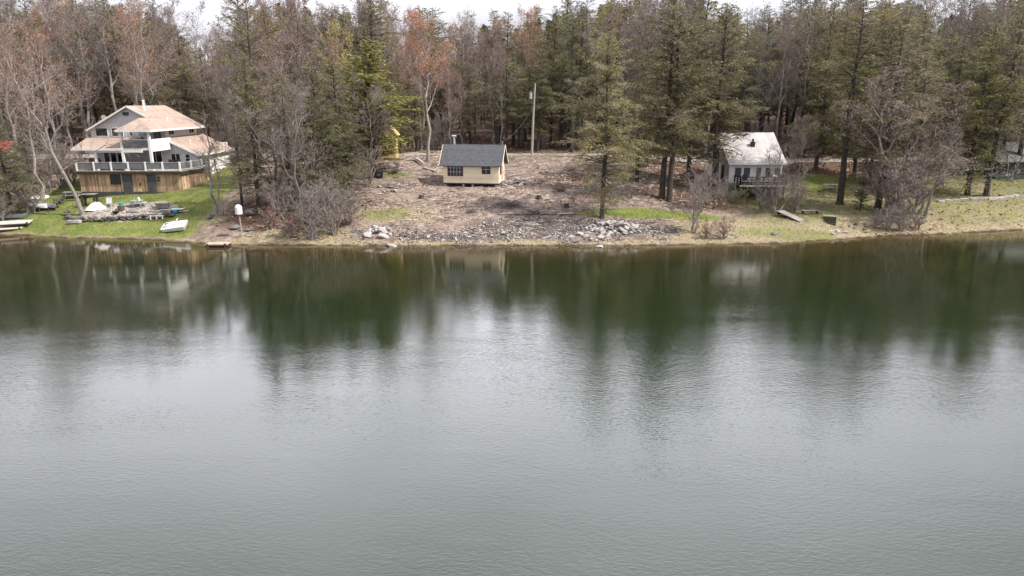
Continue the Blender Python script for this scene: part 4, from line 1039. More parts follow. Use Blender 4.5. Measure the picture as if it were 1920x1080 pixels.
    MB().tube([(0, 0, .55), (0, 0, .75), (0, 0, .95), (0, 0, 1.08)], [.2, .38, .36, .12], 12).build('cover', M_TARPW, g)
    for a_ in (0, 2.1, 4.2): MB().bar((.2 * math.cos(a_), .2 * math.sin(a_), .6), (.34 * math.cos(a_), .34 * math.sin(a_), 0), .04).build('leg', M_BLACK, g)
    g = thing('deck_chair', 'dark chair by the left window on the cottage deck', 'chair', (27.6, 81.2, dz))
    MB().box(-.28, .28, -.28, .28, .4, .46).build('seat', M_BLACK, g); MB().slab([(-.28, .28, .46), (.28, .28, .46), (.28, .36, 1.0), (-.28, .36, 1.0)], .05, 0, (0, 1, 0)).build('backrest', M_BLACK, g)
    for a_ in (-.24, .24):
        for b_ in (-.24, .24): MB().box(a_ - .025, a_ + .025, b_ - .025, b_ + .025, 0, .4).build('leg', M_BLACK, g)


cottage()


def small_house(name, label, cat, O, W, D, E, RH, wall, roof, ridge='x', wins=(), rz=0):
    t = thing(name, label, cat, O, rz)
    m = MB().box(0, W, 0, .15, -.6, E).box(0, W, D - .15, D, -.6, E).box(0, .15, .15, D - .15, -.6, E).box(W - .15, W, .15, D - .15, -.6, E)
    r = MB()
    if ridge == 'x':
        s = (RH - E) / (D / 2)
        for x in (0, W - .15): m.slab([(x, 0, E), (x, D, E), (x, D / 2, RH - .1)], .15, 0, (1, 0, 0))
        r.slab([(-.4, -.4, E - .4 * s), (W + .4, -.4, E - .4 * s), (W + .4, D / 2, RH), (-.4, D / 2, RH)], .1).slab([(-.4, D / 2, RH), (W + .4, D / 2, RH), (W + .4, D + .4, E - .4 * s), (-.4, D + .4, E - .4 * s)], .1)
    else:
        s = (RH - E) / (W / 2)
        for y in (0, D - .15): m.slab([(0, y, E), (W, y, E), (W / 2, y, RH - .1)], .15, 0, (0, 1, 0))
        r.slab([(-.3, -.3, E - .3 * s), (W / 2, -.3, RH), (W / 2, D + .3, RH), (-.3, D + .3, E - .3 * s)], .1).slab([(W / 2, -.3, RH), (W + .3, -.3, E - .3 * s), (W + .3, D + .3, E - .3 * s), (W / 2, D + .3, RH)], .1)
    m.build('wall', wall, t); r.build('roof', roof, t)
    for x, z, w, h in wins: window(t, (x, 0, z), X_, (0, -1, 0), w, h, 2, 1, M_WOODD)
    return t


g = at(1868, 322, 90); g.z = zg(g.x, 90)
small_house('green_cottage', 'low dark green cottage with grey roof at the right edge', 'cottage', g, 9.0, 6, 2.6, 4.6, M_GREENW, mat('dimmed_grey_roof', (.16, .165, .16), (.09, .095, .088), .8, .9, .01, 12, (2, .15, .08)), 'x', ((1.6, 1.5, 1.0, 1.0), (4.5, 1.5, 1.2, 1.0)))  # roof grey darkened overall to keep the cottage dim
g = at(715, 302, 91.5); g.z = zg(g.x, 91.5)
small_house('yellow_shed', 'tall narrow bright yellow shed half hidden by yellow-green cedars', 'shed', g, 2.0, 1.8, 3.6, 4.7, M_YEL, M_YEL, 'y')
g = at(-48, 292, 96); g.z = zg(g.x, 96)
small_house('red_roofed_shed', 'shed with bright red roof showing through the trees at the left edge', 'shed', g, 4.4, 3.4, 1.8, 3.0, mat('weathered_board_wall', (.30, .26, .23), (.2, .17, .15), 2, .9), M_REDR, 'x', ((1.5, 1.1, .9, .8),))


# ------------------------------------------------------------------ utility pole and wires
def pole():
    g = at(997, 290, 95); z = zg(g.x, g.y)
    t = thing('utility_pole', 'tall weathered wooden utility pole by the gravel road', 'utility pole', (g.x, g.y, z))
    H = 9.5
    MB().tube([(0, 0, -.5), (.15, 0, H * .5), (.38, 0, H)], [.17, .15, .11], 10).build('pole', M_POLE, t)
    tr = MB().tube([(-.2, -.25, 7.5), (-.2, -.25, 8.3)], [.2, .2], 10).tube([(-.2, -.25, 8.3), (-.2, -.25, 8.5)], [.06, .05], 6).build('transformer', M_GALV, t)
    MB().bar((-.2, -.2, 7.9), (.3, 0, 7.9), .06).build('bracket', M_BLACK, tr)
    for zz in (6.8, 9.3): MB().tube([(.05 + zz * .035, -.12, zz), (.05 + zz * .035, -.26, zz)], [.05, .05], 6).build('insulator', M_GALV, t)
    top = Vector((g.x + .28, g.y - .2, z + 6.8))

    def wire(name, label, a, b, sag, r=.018):
        pts = [a.lerp(b, i / 16) - Z_ * (sag * 4 * (i / 16) * (1 - i / 16)) for i in range(17)]
        o = MB().tube([p - a for p in pts], [r] * 17, 5).build(name, M_WIRE, loc=a); tag(o, label, 'cable')
    wire('service_cable', 'slack dark cable from the utility pole down to the cream cabin ridge', top, MAST, .7, .022)
    for dz, lab in ((.0, 'lower power line strung along the gravel road'), (2.5, 'upper power line strung along the gravel road')):
        a = Vector((g.x - 75, 99.5, zg(g.x - 75, 99) + 6.8 + dz)); 
        wire('power_line', lab + ' left of the pole', Vector((g.x + .2, g.y, z + 6.8 + dz)), a, 1.2, .014)
        wire('power_line', lab + ' right of the pole', Vector((g.x + .3, g.y, z + 6.8 + dz)), Vector((g.x + 75, 102, zg(g.x + 75, 102) + 6.8 + dz)), 1.2, .014)


pole()


# ------------------------------------------------------------------ stones
def stone_mesh(seed, m=M_STONE, flat=.6):
    import bmesh
    rg = random.Random(seed); bm = bmesh.new(); bmesh.ops.create_icosphere(bm, subdivisions=2, radius=.5)
    pl = [(Vector((rg.gauss(0, 1), rg.gauss(0, 1), rg.gauss(0, 1))).normalized(), rg.uniform(.26, .42)) for _ in range(9)]
    for v in bm.verts:
        for n_, d_ in pl:
            k = v.co.dot(n_) - d_
            if k > 0: v.co -= n_ * k * .92
        v.co.x *= 1.25; v.co.z *= flat
    me = bpy.data.meshes.new('stone'); bm.to_mesh(me); bm.free(); me.materials.append(m); return me


STONES = [stone_mesh(i) for i in range(7)]; DSTONES = [stone_mesh(20 + i, M_STONED) for i in range(4)]


def stone(x, y, size, label, group, lib=STONES, up=0., name='stone'):
    o = bpy.data.objects.new(name, rng.choice(lib)); COL.objects.link(o)
    o.scale = (size * rng.uniform(.8, 1.2), size * rng.uniform(.7, 1.1), size * rng.uniform(.7, 1.1))
    o.rotation_euler = (rng.uniform(-.35, .35), rng.uniform(-.35, .35), rng.uniform(0, 6.28)); o.location = (x, y, zg(x, y) + size * .12 + up)
    return tag(o, label, 'stone', group)


def scatter(px, py, wpx, hpx, n, s0, s1, label, group, lib=STONES, heap=0.):
    for i in range(n):
        a, r = rng.uniform(0, 6.28), rng.random() ** .6
        g = gp(px + wpx * r * math.cos(a), min(456, py + hpx * r * math.sin(a)))
        stone(g.x, g.y, s0 + (s1 - s0) * rng.random() ** 2.2, label, group, lib, heap * (1 - r) * rng.random())


scatter(1150, 427, 48, 12, 95, .22, .85, 'pale rough stone in the heap below the big shore hemlock', 'stones heaped below the shore hemlock', STONES + DSTONES, heap=.5)
scatter(1120, 440, 60, 13, 36, .25, .75, 'pale stone spilled on the dark soil toward the water', 'stones spilled on the dark soil', STONES + DSTONES[:2])
scatter(708, 437, 26, 10, 30, .35, .95, 'chalky stone in the small heap left of the gravel shore', 'stones heaped at the left of the gravel shore', heap=.3)
scatter(968, 343, 34, 7, 22, .35, .95, 'pale slab of rubble piled at the right end of the cabin', 'rubble piled by the cabin', heap=.3)
scatter(733, 351, 22, 8, 14, .3, .9, 'grey stone of the ring pile left of the cabin', 'stones piled left of the cabin', DSTONES + STONES[:3], .25)
scatter(1225, 434, 45, 9, 16, .2, .5, 'small stone on the bank between heap and red-brown shrubs', 'stones on the bank by the red-brown shrubs')
scatter(880, 445, 210, 10, 44, .15, .45, 'pale stone strewn along the gravel shore', 'stones strewn along the gravel shore', STONES + DSTONES[:2])
scatter(1575, 438, 16, 4, 7, .3, .7, 'light flat stone at the foot of the bank steps', 'stones by the bank steps')
for px, py, s, lab in ((473, 402, 1.5, 'rounded grey boulder at the foot of the lawn hemlock'), (440, 428, 1.0, 'low grey boulder left of the white domed box'), (468, 432, .9, 'low dark boulder right of the white domed box'),
                       (1075, 452, 1.1, 'long pale boulder at the waterline below the dark soil'), (735, 462, .8, 'flat stone just breaking the water left of centre'), (1125, 463, .9, 'flat stone just breaking the water below the heap'), (395, 408, 1.0, 'dark stone at the base of the two-stemmed tree'), (1450, 440, .7, 'dark stone on the lawn before the cottage'),
                       (255, 398, .01, '')):
    if lab:
        d_ = gp(px, py); stone(d_.x, d_.y, s, lab, None, DSTONES if 'grey' in lab or 'dark' in lab else STONES, name='boulder')


def scatter_mesh(name, label, n, w, size, mats, flat=.5, kind='chip', yr=(60, 100), seed=1, cat='debris', hgt=.2):
    """countless small bits on the ground as one mesh; w(arrays)->probability"""
    rg = np.random.default_rng(seed); ok = []
    X, Y, W_ = G['X'], G['Y'], w(G); W_ = np.where((Y > yr[0]) & (Y < yr[1]) & (np.abs(X) < 85) & (G['d'] > .05), W_, 0); p = W_ / W_.sum()
    i = rg.choice(len(X), n, p=p); x = X[i] + rg.uniform(-.3, .3, n); y = Y[i] + rg.uniform(-.25, .25, n); z = zg_arr(x, y)
    s = size * rg.uniform(.4, 1.3, n)[:, None]; a = rg.random(n) * 6.283
    if kind == 'chip':
        ax = np.stack([np.cos(a), np.sin(a), rg.normal(0, .35, n)], 1); bx = np.stack([-np.sin(a), np.cos(a), rg.normal(0, .35, n)], 1) * flat
        C = np.stack([x, y, z + .04 + .03 * rg.random(n)], 1); A = ax * s; B = bx * s
    else:  # upright blades
        ax = np.stack([rg.normal(0, .35, n), rg.normal(0, .35, n), np.ones(n)], 1); bx = np.stack([np.cos(a), np.sin(a), 0 * a], 1) * flat
        A = ax * s * .5; B = bx * s * .5; C = np.stack([x, y, z], 1) + A * .9
    me = quads_mesh(name, C, A, B, rg.random(n), mats, rg.integers(0, len(mats), n))
    o = bpy.data.objects.new(name, me); COL.objects.link(o); tag(o, label, cat, kind='stuff')


M_LEAF1, M_LEAF2, M_LEAF3 = mat('dead_leaf_tan', (.42, .33, .27), None, 5), mat('dead_leaf_rust', (.17, .085, .055), None, 5), mat('dead_leaf_pale', (.50, .44, .39), None, 5)
M_GR1, M_GR2, M_STRAW = mat('grass_green', (.10, .155, .03), None, 2), mat('grass_olive', (.17, .18, .07), None, 2), mat('straw', (.42, .355, .25), (.29, .24, .16), 2)
M_CHIP = mat('dark_chip', (.06, .045, .038), None, 4)
soilw = lambda G: np.clip(1 - G['grass'] - .9 * (G['d'] > 33), .0, 1) * (np.abs(G['X'] + 2) < 24) * (G['d'] > 1)
scatter_mesh('wood_chips', 'wood chips and dead leaves strewn over the cleared lot', 12000, lambda G: soilw(G) * (.3 + (np.sin(G['X'] * .6 + 2 * np.sin(G['Y'] * .5)) > 0)), .13, [M_LEAF1, M_LEAF3, M_CHIP, M_LEAF2, M_LEAF1], .5, seed=2)
scatter_mesh('fallen_leaves', 'rust brown leaf litter under the trees', 16000, lambda G: G['litter'] * (1 - G['grass']), .2, [M_LEAF2, M_LEAF2, M_LEAF1, M_LEAF1], .6, yr=(60, 125), seed=3)
scatter_mesh('grass', 'short green grass of the lawns', 30000, lambda G: G['grass'] ** 2, .13, [M_GR1, M_GR2, M_GR1, M_STRAW], .3, 'blade', seed=4, cat='grass')
scatter_mesh('dry_grass', 'straw coloured dead grass along the bank', 22000, lambda G: G['dry'] ** 1.5 * (1 - .7 * G['grass']), .17, [M_STRAW, M_STRAW, M_GR2, M_STRAW], .25, 'blade', seed=5, cat='grass')
scatter_mesh('gravel', 'pale gravel and broken stone on the dark shore soil', 4200, lambda G: (G['dark'] + .45 * (np.abs(G['X'] + 1) < 16) * (G['d'] < 3.5)) * (G['d'] < 8) * (.15 + (np.sin(G['X'] * 1.3 + 2 * np.sin(G['Y'] * .9)) > .1)) + .4 * G['grav'], .10, [M_STONE, M_STONE, M_STONED], .8, seed=6, cat='gravel')

def sticks(n=2600):
    rg = np.random.default_rng(12); W_ = soilw(G) * (.25 + (np.sin(G['X'] * .8 + 3 * np.sin(G['Y'] * .35)) * np.sin(G['Y'] * .9 + G['X'] * .3) > .25)); W_ = np.where((G['Y'] < 97) & (G['d'] > .3), W_, 0)
    i = rg.choice(len(W_), n, p=W_ / W_.sum()); x = G['X'][i] + rg.uniform(-.3, .3, n); y = G['Y'][i] + rg.uniform(-.3, .3, n); a = rg.normal(0, .7, n); l = rg.uniform(.2, .9, n)
    ax = np.stack([np.cos(a), np.sin(a), rg.normal(0, .12, n)], 1) * l[:, None]; bx = np.stack([-np.sin(a), np.cos(a), rg.uniform(.5, 1.2, n)], 1) * rg.uniform(.015, .04, n)[:, None]
    me = quads_mesh('fallen_sticks', np.stack([x, y, zg_arr(x, y) + .08], 1), ax, bx, rg.random(n), [M_TWIG, M_CHIP, M_LEAF3], rg.integers(0, 3, n))
    o = bpy.data.objects.new('fallen_sticks', me); COL.objects.link(o); tag(o, 'broken sticks and brush strewn over the cleared lot', 'debris', kind='stuff')


sticks()
# ------------------------------------------------------------------ things on the shore
def place(px, py, lift=0.):
    g = gp(px, py); g.z += lift; return g


def hull_mesh(L, W, H, m, name='hull', par=None, flat_end=False, n=14, k=9):
    """an upturned canoe or skiff: keel up"""
    mb = MB(); vs = []
    for i in range(n + 1):
        s = i / n * 2 - 1; w = W / 2 * (1 - abs(s) ** 2.4) ** .75 if not flat_end else W / 2 * (1 - max(0, s) ** 2.6) ** .7; w = max(w, .02)
        for j in range(k + 1):
            a = math.pi * j / k; vs.append((s * L / 2, -w * math.cos(a), max(.0, H * (math.sin(a) ** .6) * (.75 + .25 * abs(s) ** 2))))
    mb.add(vs, [(i * (k + 1) + j, (i + 1) * (k + 1) + j, (i + 1) * (k + 1) + j + 1, i * (k + 1) + j + 1) for i in range(n) for j in range(k)] + [tuple(range(k + 1)), tuple(n * (k + 1) + j for j in range(k, -1, -1))])
    return mb.build(name, m, par, smooth=True)


for px, py, rz, m, lab in ((70, 390, R(-28), M_HULLW, 'white upturned canoe on the litter bank'), (89, 389, R(-33), M_HULLG, 'grey upturned canoe beside the white one')):
    t = thing('canoe', lab, 'canoe', place(px, py, .12), rz, 'upturned canoes on the bank')
    hull_mesh(3.9, .95, .48, m, par=t)
    MB().box(-1.7, 1.7, -.5, -.44, -.02, .06).build('gunwale', M_BLACK, t); MB().box(-1.7, 1.7, .44, .5, -.02, .06).build('gunwale', M_BLACK, t)
    for x in (-1.1, 1.1): MB().box(x - .09, x + .09, -.55, .55, -.3, -.03).build('cross_bearer', M_WOODD, t)
t = thing('rowboat', 'dark upturned rowboat lying by the left dock', 'boat', place(30, 408, .02), R(12)); hull_mesh(2.4, 1.1, .5, M_DKTARP, par=t, flat_end=True); MB().box(-1.0, 1.0, -.03, .03, .46, .54).build('keel', M_BLACK, t)


def flat_heap(name, label, cat, loc, rx, ry, h, m, seed=0, rz=0):
    rg = random.Random(seed); mb = MB(); n, k = 16, 6; vs = [(0, 0, h)]
    for j in range(1, k + 1):
        for i in range(n):
            a = 6.2832 * i / n; r = j / k * (1 + .16 * math.sin(3 * a + seed) + rg.uniform(-.05, .05))
            vs.append((rx * r * math.cos(a), ry * r * math.sin(a), h * (1 - (j / k) ** 1.6) * rg.uniform(.7, 1.15) + .02 - (.1 if j == k else 0)))
    fs = [(0, 1 + i, 1 + (i + 1) % n) for i in range(n)] + [(1 + (j - 1) * n + i, 1 + j * n + i, 1 + j * n + (i + 1) % n, 1 + (j - 1) * n + (i + 1) % n) for j in range(1, k) for i in range(n)]
    o = mb.add(vs, fs).build(name, m, loc=loc); o.rotation_euler.z = rz; return tag(o, label, cat)


flat_heap('tarp', 'white tarp spread on the grass behind the canoes', 'tarp', place(76, 370), 1.15, .8, .28, M_TARPW, 1)
flat_heap('tarp', 'large crumpled white tarp heap at the left end of the terrace', 'tarp', place(182, 392), 1.2, .8, .72, M_TARPW, 2)
flat_heap('ash_heap', 'low heap of grey ash on the terrace gravel', 'ash heap', place(250, 396), .7, .5, .22, M_STONED, 3)

for px, py, s_, lab in ((1048, 358, .8, 'dark heap of brush on the lot right of the cabin'), (955, 387, 1.2, 'broad dark heap of twigs below the cabin'), (1075, 320, 1.2, 'dark heap of brush by the road right of the utility pole'), (885, 398, .7, 'small dark heap of roots in the middle of the lot'), (742, 324, 1.2, 'heap of brush between the stove and the pale log'), (1000, 400, .8, 'low heap of twigs beside the thin dark pole')):
    for q in range(1):
        o = plant('s2', place(px, py), .75 * s_, lab, 'brush_heap', 'brush', None, None, (.08, .06, .05), 3.6)
for px, py, lab in ((1010, 372, 'cut stump on the lot below the rubble pile'), (790, 372, 'cut stump on the lot below the grey stone pile'), (1062, 388, 'cut stump near the right end of the lot')):
    t = thing('stump', lab, 'stump', place(px, py), 0); MB().tube([(0, 0, -.1), (0, 0, .1), (.02, 0, .38)], [.36, .27, .23], 11).build('bark', M_BARKD, t); MB().tube([(.02, 0, .381), (.02, 0, .4)], [.21, .21], 11).build('cut_face', M_LEAF1, t)
# adirondack chair
t = thing('garden_chair', 'dark slatted garden chair facing the lake left of the leaning tree', 'chair', place(112, 382), R(-35))
for i in range(5): MB().slab([(-.3 + i * .13, .2, .3), (-.19 + i * .13, .2, .3), (-.19 + i * .13, .62, 1.05), (-.3 + i * .13, .62, 1.05)], .03, 0, (0, 1, 0)).build('back_slat', M_DKTARP, t)
MB().slab([(-.32, -.4, .42), (.34, -.4, .42), (.34, .3, .28), (-.32, .3, .28)], .05).build('seat', M_DKTARP, t)
for sx in (-.4, .42):
    MB().box(sx - .07, sx + .07, -.45, .35, .56, .6).build('armrest', M_DKTARP, t); MB().box(sx - .04, sx + .04, -.42, -.32, 0, .56).build('leg', M_DKTARP, t); MB().bar((sx, .35, .02), (sx, -.2, .4), .06, .1).build('leg', M_DKTARP, t)


def picnic(loc, rz, m, label, L=1.8):
    t = thing('picnic_table', label, 'picnic table', loc, rz)
    MB().box(-L / 2, L / 2, -.38, .38, .7, .75).build('tabletop', m, t)
    for y in (-.72, .72): MB().box(-L / 2, L / 2, y - .13, y + .13, .41, .45).build('bench', m, t)
    for x in (-L * .36, L * .36):
        f = MB().bar((x, -.75, 0), (x, -.25, .7), .05, .1).bar((x, .75, 0), (x, .25, .7), .05, .1).box(x - .03, x + .03, -.8, .8, .33, .405); f.build('leg_frame', m, t)


picnic(place(140, 372), R(5), M_WOODG, 'grey picnic table in front of the plank basement', 2.0)
picnic(place(1556, 357), R(-4), M_WOODG, 'small weathered picnic table on the grass beside the lawn hemlock', 1.7)
# potting bench
t = thing('work_bench', 'dark posted bench with slatted top beside the white tarp heap', 'bench', place(170, 386), R(8))
for i in range(4): MB().box(-.75, .75, -.42 + i * .23, -.25 + i * .23, 1.25, 1.3).build('slat', M_WOODG, t)
for x in (-.62, .62):
    for y in (-.35, .35): MB().box(x - .1, x + .1, y - .08, y + .08, 0, 1.25).build('leg', M_WOODD, t)


# dry stone terrace wall, one thing whose courses are its pattern
def terrace_wall():
    import bmesh
    pts = [(127, 403), (128, 410), (138, 416), (165, 416), (200, 415), (240, 413), (272, 411), (300, 409), (328, 405)]
    P = [gp(*p) for p in pts]; mb = MB(); rg = random.Random(3)
    for a, b in zip(P, P[1:]):
        L_ = (b - a).length; k = max(1, int(L_ / .5))
        for i in range(k):
            for c in range(2):
                q = a.lerp(b, (i + rg.uniform(.2, .8)) / k); z = zg(q.x, q.y) + .1 + c * .27
                me = rg.choice(DSTONES); s = rg.uniform(.5, .75); rot = Matrix.Rotation(rg.uniform(-.3, .3), 3, 'Z') @ Matrix.Rotation(rg.uniform(-.3, .3), 3, 'X')
                mb.add([Vector((q.x, q.y, z)) + rot @ Vector((v.co.x * s * .8, v.co.y * s, v.co.z * s * 1.0)) for v in me.vertices], [tuple(f.vertices) for f in me.polygons])
    o = mb.build('terrace_wall', mat('dark_lichened_stone', (.13, .12, .11), (.05, .047, .044), 1.6, .95, .05, 5), org=P[3], loc=P[3]); tag(o, 'low dry-stone retaining wall in front of the gravel terrace', 'stone wall')
    mb = MB()
    for a, b in zip(P[2:], P[3:]): mb.bar(a + Vector((0, .4, .52)), b + Vector((0, .4, .52)), .55, .1)


terrace_wall()
o = MB().box(-.65, .65, -.35, .35, 0, .3).build('stone_block', M_STONE, loc=place(141, 418)); tag(o, 'pale stone block step at the left end of the terrace wall', 'stone')
t = thing('patio_table', 'round glass patio table on the gravel terrace', 'table', place(258, 388)); MB().tube([(0, 0, .68), (0, 0, .72)], [.65, .65], 18).build('tabletop', mat('pale_glass', (.42, .50, .49), (.36, .43, .42), 2, .1), t)
for a in range(3): MB().bar((.5 * math.cos(a * 2.1), .5 * math.sin(a * 2.1), 0), (.3 * math.cos(a * 2.1), .3 * math.sin(a * 2.1), .68), .04).build('leg', M_GALV, t)


def lawn_chair(px, py, rz, m, label):
    t = thing('lawn_chair', label, 'chair', place(px, py), rz)
    MB().box(-.28, .28, -.28, .28, .36, .41).build('seat', m, t); MB().slab([(-.28, .28, .41), (.28, .28, .41), (.28, .45, .95), (-.28, .45, .95)], .04, 0, (0, 1, 0)).build('backrest', m, t)
    for a in (-.25, .25):
        for b in (-.25, .25): MB().box(a - .025, a + .025, b - .025, b + .025, 0, .36).build('leg', M_GALV, t)


lawn_chair(270, 386, R(100), mat('mint_webbing', (.50, .62, .58), None, 4), 'pale mint lawn chair right of the glass patio table')
lawn_chair(245, 387, R(-60), M_GALV, 'grey lawn chair left of the glass patio table')
lawn_chair(205, 388, R(20), M_GALV, 'grey metal chair beside the white tarp heap')
t = thing('planter_tub', 'brown tub holding a teal bucket on the terrace', 'tub', place(228, 394)); MB().tube([(0, 0, 0), (0, 0, .45)], [.3, .38], 12).build('tub', mat('brown_clay', (.16, .10, .085), None, 4), t)
b_ = MB().tube([(0, 0, 0), (0, 0, .35)], [.2, .26], 12).build('bucket', M_TEAL, loc=place(229, 394, .46)); tag(b_, 'teal bucket sitting in the brown tub', 'bucket')
o = MB().tube([(0, 0, 0), (0, 0, .12), (0, 0, .28)], [.12, .3, .36], 12).build('fire_bowl', M_BLACK, loc=place(218, 401)); tag(o, 'small black bowl near the edge of the terrace', 'bowl')
t = thing('fire_pit', 'square grey stone fire pit with a pale slab lid on the terrace', 'fire pit', place(306, 390), R(10)); MB().box(-.6, .6, -.45, .45, 0, .5).build('base', M_STONED, t); MB().box(-.7, .5, -.5, .5, .502, .6).build('lid', M_STONE, t)
t = thing('side_table', 'low black table with a white top on the terrace', 'table', place(332, 398), R(5)); MB().box(-.6, .7, -.3, .35, .3, .36).build('tabletop', M_TARPW, t); MB().box(-.5, .6, -.2, .25, 0, .3).build('base', M_BLACK, t)
o = MB().tube([(0, 0, 0), (0, 0, .2), (0, 0, .34)], [.24, .3, .3], 12).build('bucket', M_BLUE, loc=place(329, 400, .03)); tag(o, 'bright blue tub in front of the low black table', 'tub')
for i, (px, py, w_, d_) in enumerate(((292, 396, 1.3, .6), (312, 394, 1.2, .6), (285, 401, 1.0, .5), (305, 402, .9, .45), (345, 396, 1.0, .5))):
    o = MB().box(-w_ / 2, w_ / 2, -d_ / 2, d_ / 2, 0, .09).build('paving_slab', M_CONC, loc=place(px, py, .0)); o.rotation_euler.z = R(-12 + 9 * i); tag(o, 'pale paving slab lying on the gravel terrace', 'slab', 'paving slabs on the terrace')
for px, lab in ((290, 'left white plastic crate frame below the terrace edge'), (301, 'right white plastic crate frame below the terrace edge')):
    t = thing('crate', lab, 'crate', place(px, 411), R(8))
    for x in (-.3, .3):
        for y in (-.25, .25): MB().box(x - .04, x + .04, y - .04, y + .04, 0, .4).build('corner_post', M_TARPW, t)
    MB().box(-.26, .26, -.28, -.24, .34, .4).box(-.26, .26, .24, .28, .34, .4).box(-.32, -.28, -.21, .21, .34, .4).box(.28, .32, -.21, .21, .34, .4).build('rim', M_TARPW, t)


# white pedal boat
def pedal_boat():
    t = thing('pedal_boat', 'white moulded pedal boat pulled up on the lawn below the terrace', 'boat', place(329, 431, .12), R(8)); t.rotation_mode = 'XYZ'; t.rotation_euler = (R(15), R(-4), R(8))
    import bmesh
    bm = bmesh.new(); bmesh.ops.create_cube(bm, size=1)
    for v in bm.verts:
        v.co.x *= 2.35; v.co.y *= 1.7; v.co.z = .42 if v.co.z > 0 else 0
        if v.co.z < .1: v.co.x *= .9; v.co.y *= .85
        if v.co.x > 0: v.co.z *= 1.25
    bmesh.ops.bevel(bm, geom=bm.edges[:], offset=.12, segments=3, affect='EDGES', profile=.6)
    me = bpy.data.meshes.new('hull'); bm.to_mesh(me); bm.free(); me.materials.append(M_HULLW)
    o = bpy.data.objects.new('hull', me); COL.objects.link(o); o.parent = t
    for y in (-.4, .4):
        MB().slab([(-.55, y - .25, .47), (.0, y - .25, .49), (.25, y - .25, .85), (.33, y - .25, .85), (.1, y - .25, .44), (-.55, y - .25, .42)], .5, 0, (0, 1, 0)).build('seat', M_HULLW, t)
        MB().box(-1.0, -.6, y - .22, y + .22, .43, .455).build('footwell', M_HULLG, t)
    MB().tube([(-.8, 0, .42), (-.8, 0, .7)], [.03, .03], 6).tube([(-.8, 0, .7), (-.8, 0, .76)], [.06, .06], 6).build('tiller', M_BLACK, t)
    MB().box(.6, 1.05, -.5, .5, .5, .56).build('rear_deck', M_HULLW, t)


pedal_boat()
t = thing('domed_box', 'white domed box on a slim pale post at the lawn edge', 'box on post', place(455, 445))
MB().tube([(0, 0, -.3), (-.12, 0, 2.3)], [.06, .05], 8).build('post', M_POLE, t)
MB().tube([(-.12, 0, 2.25), (-.12, 0, 2.85), (-.12, 0, 3.02), (-.12, 0, 3.12), (-.12, 0, 3.15)], [.33, .33, .28, .16, .03], 14).build('dome', M_TARPW, t)

# docks
def dock(name, label, loc, rz, L, W, z, m, posts=True):
    t = thing(name, label, 'dock', loc, rz)
    MB().box(-L / 2, L / 2, -W / 2, W / 2, z - .1, z).build('planks', m, t)
    for y in (-W / 2 + .1, W / 2 - .1): MB().box(-L / 2 + .003, L / 2 - .003, y - .05, y + .05, z - .25, z - .1).build('stringer', M_WOODD, t)
    if posts:
        for x in (-L / 2 + .2, L / 2 - .2):
            for y in (-W / 2 - .06, W / 2 + .06): MB().tube([(x, y, z - 1.5), (x, y, z + .06)], [.07, .07], 7).build('post', M_WOODD, t)


a_ = place(28, 424); dock('dock', 'pale boarded dock section on the bank at the left', (a_.x, a_.y, a_.z + .25), R(24), 3.0, 1.9, .2, M_CONC)
d0 = ray(2, 437); k_ = -CH / d0[2]; dock('dock', 'pale dock section reaching over the water at the left edge', (d0[0] * k_, d0[1] * k_, .15), R(27), 4.0, 2.0, .42, M_CONC)
d0 = ray(410, 462); k_ = -CH / d0[2]; dock('landing_stage', 'small reddish landing stage standing in the water below the lawn', (d0[0] * k_, d0[1] * k_, 0), R(4), 2.0, 1.1, .33, mat('reddish_boards', (.52, .38, .33), (.38, .27, .23), 2, .9, .01, 12, (0, .15, .2)))

# black stove / seat on the lot
t = thing('wood_stove', 'black iron stove with tall flue box standing on the lot left of the cabin', 'stove', place(706, 334))
MB().box(-.1, .75, -.3, .3, .1, .75).build('firebox', M_BLACK, t); MB().box(-.55, -.13, -.3, .3, .1, 1.3).build('flue_box', M_BLACK, t); MB().box(.1, .55, -.34, -.302, .25, .6).build('door', M_DKTARP, t)
for x in (-.45, .65):
    for y in (-.22, .22): MB().box(x - .05, x + .05, y - .05, y + .05, -.05, .1).build('leg', M_BLACK, t)


def log(px0, py0, px1, py1, r, m, label, name='log', lift=.1, plank=False):
    a, b = place(px0, py0, lift), place(px1, py1, lift)
    mb = MB().bar(a, b, r * 2.4, r * .8) if plank else MB().tube([a, a.lerp(b, .5) + Vector((.03, 0, .04)), b], [r, r * .93, r * .8], 9)
    tag(mb.build(name, m, org=a, loc=a), label, name)


log(777, 300, 795, 312, .17, M_CONC, 'pale barkless log leaning on the brush left of the cabin', lift=.35); log(795, 316, 815, 322, .12, M_WOODG, 'grey plank end lying left of the cabin', 'plank', .12, True)
log(950, 335, 985, 328, .07, M_WOODG, 'thin board leaning into the rubble right of the cabin', 'board', .3, True)
log(940, 402, 962, 401, .11, M_CONC, 'pale plank lying on the lot edge near the dark soil', 'plank', .06, True); log(1045, 402, 1075, 401, .10, M_CONC, 'pale plank lying left of the big shore hemlock', 'plank', .06, True); log(965, 404, 1040, 404, .05, M_WOODD, 'long thin dark pole between the two pale planks', 'pole', .08)
log(500, 405, 560, 398, .16, M_BARKD, 'fallen dark trunk under the shore thicket', lift=.3); log(520, 388, 590, 372, .12, M_BARK, 'slanting dead branch in the shore thicket', 'branch', .5); log(578, 448, 596, 402, .09, M_BARKL, 'pale leaning dead stem at the thicket waterline', 'branch', .2)
log(1590, 330, 1640, 322, .1, M_BARK, 'fallen grey branch on the far right lawn', 'branch', .1)

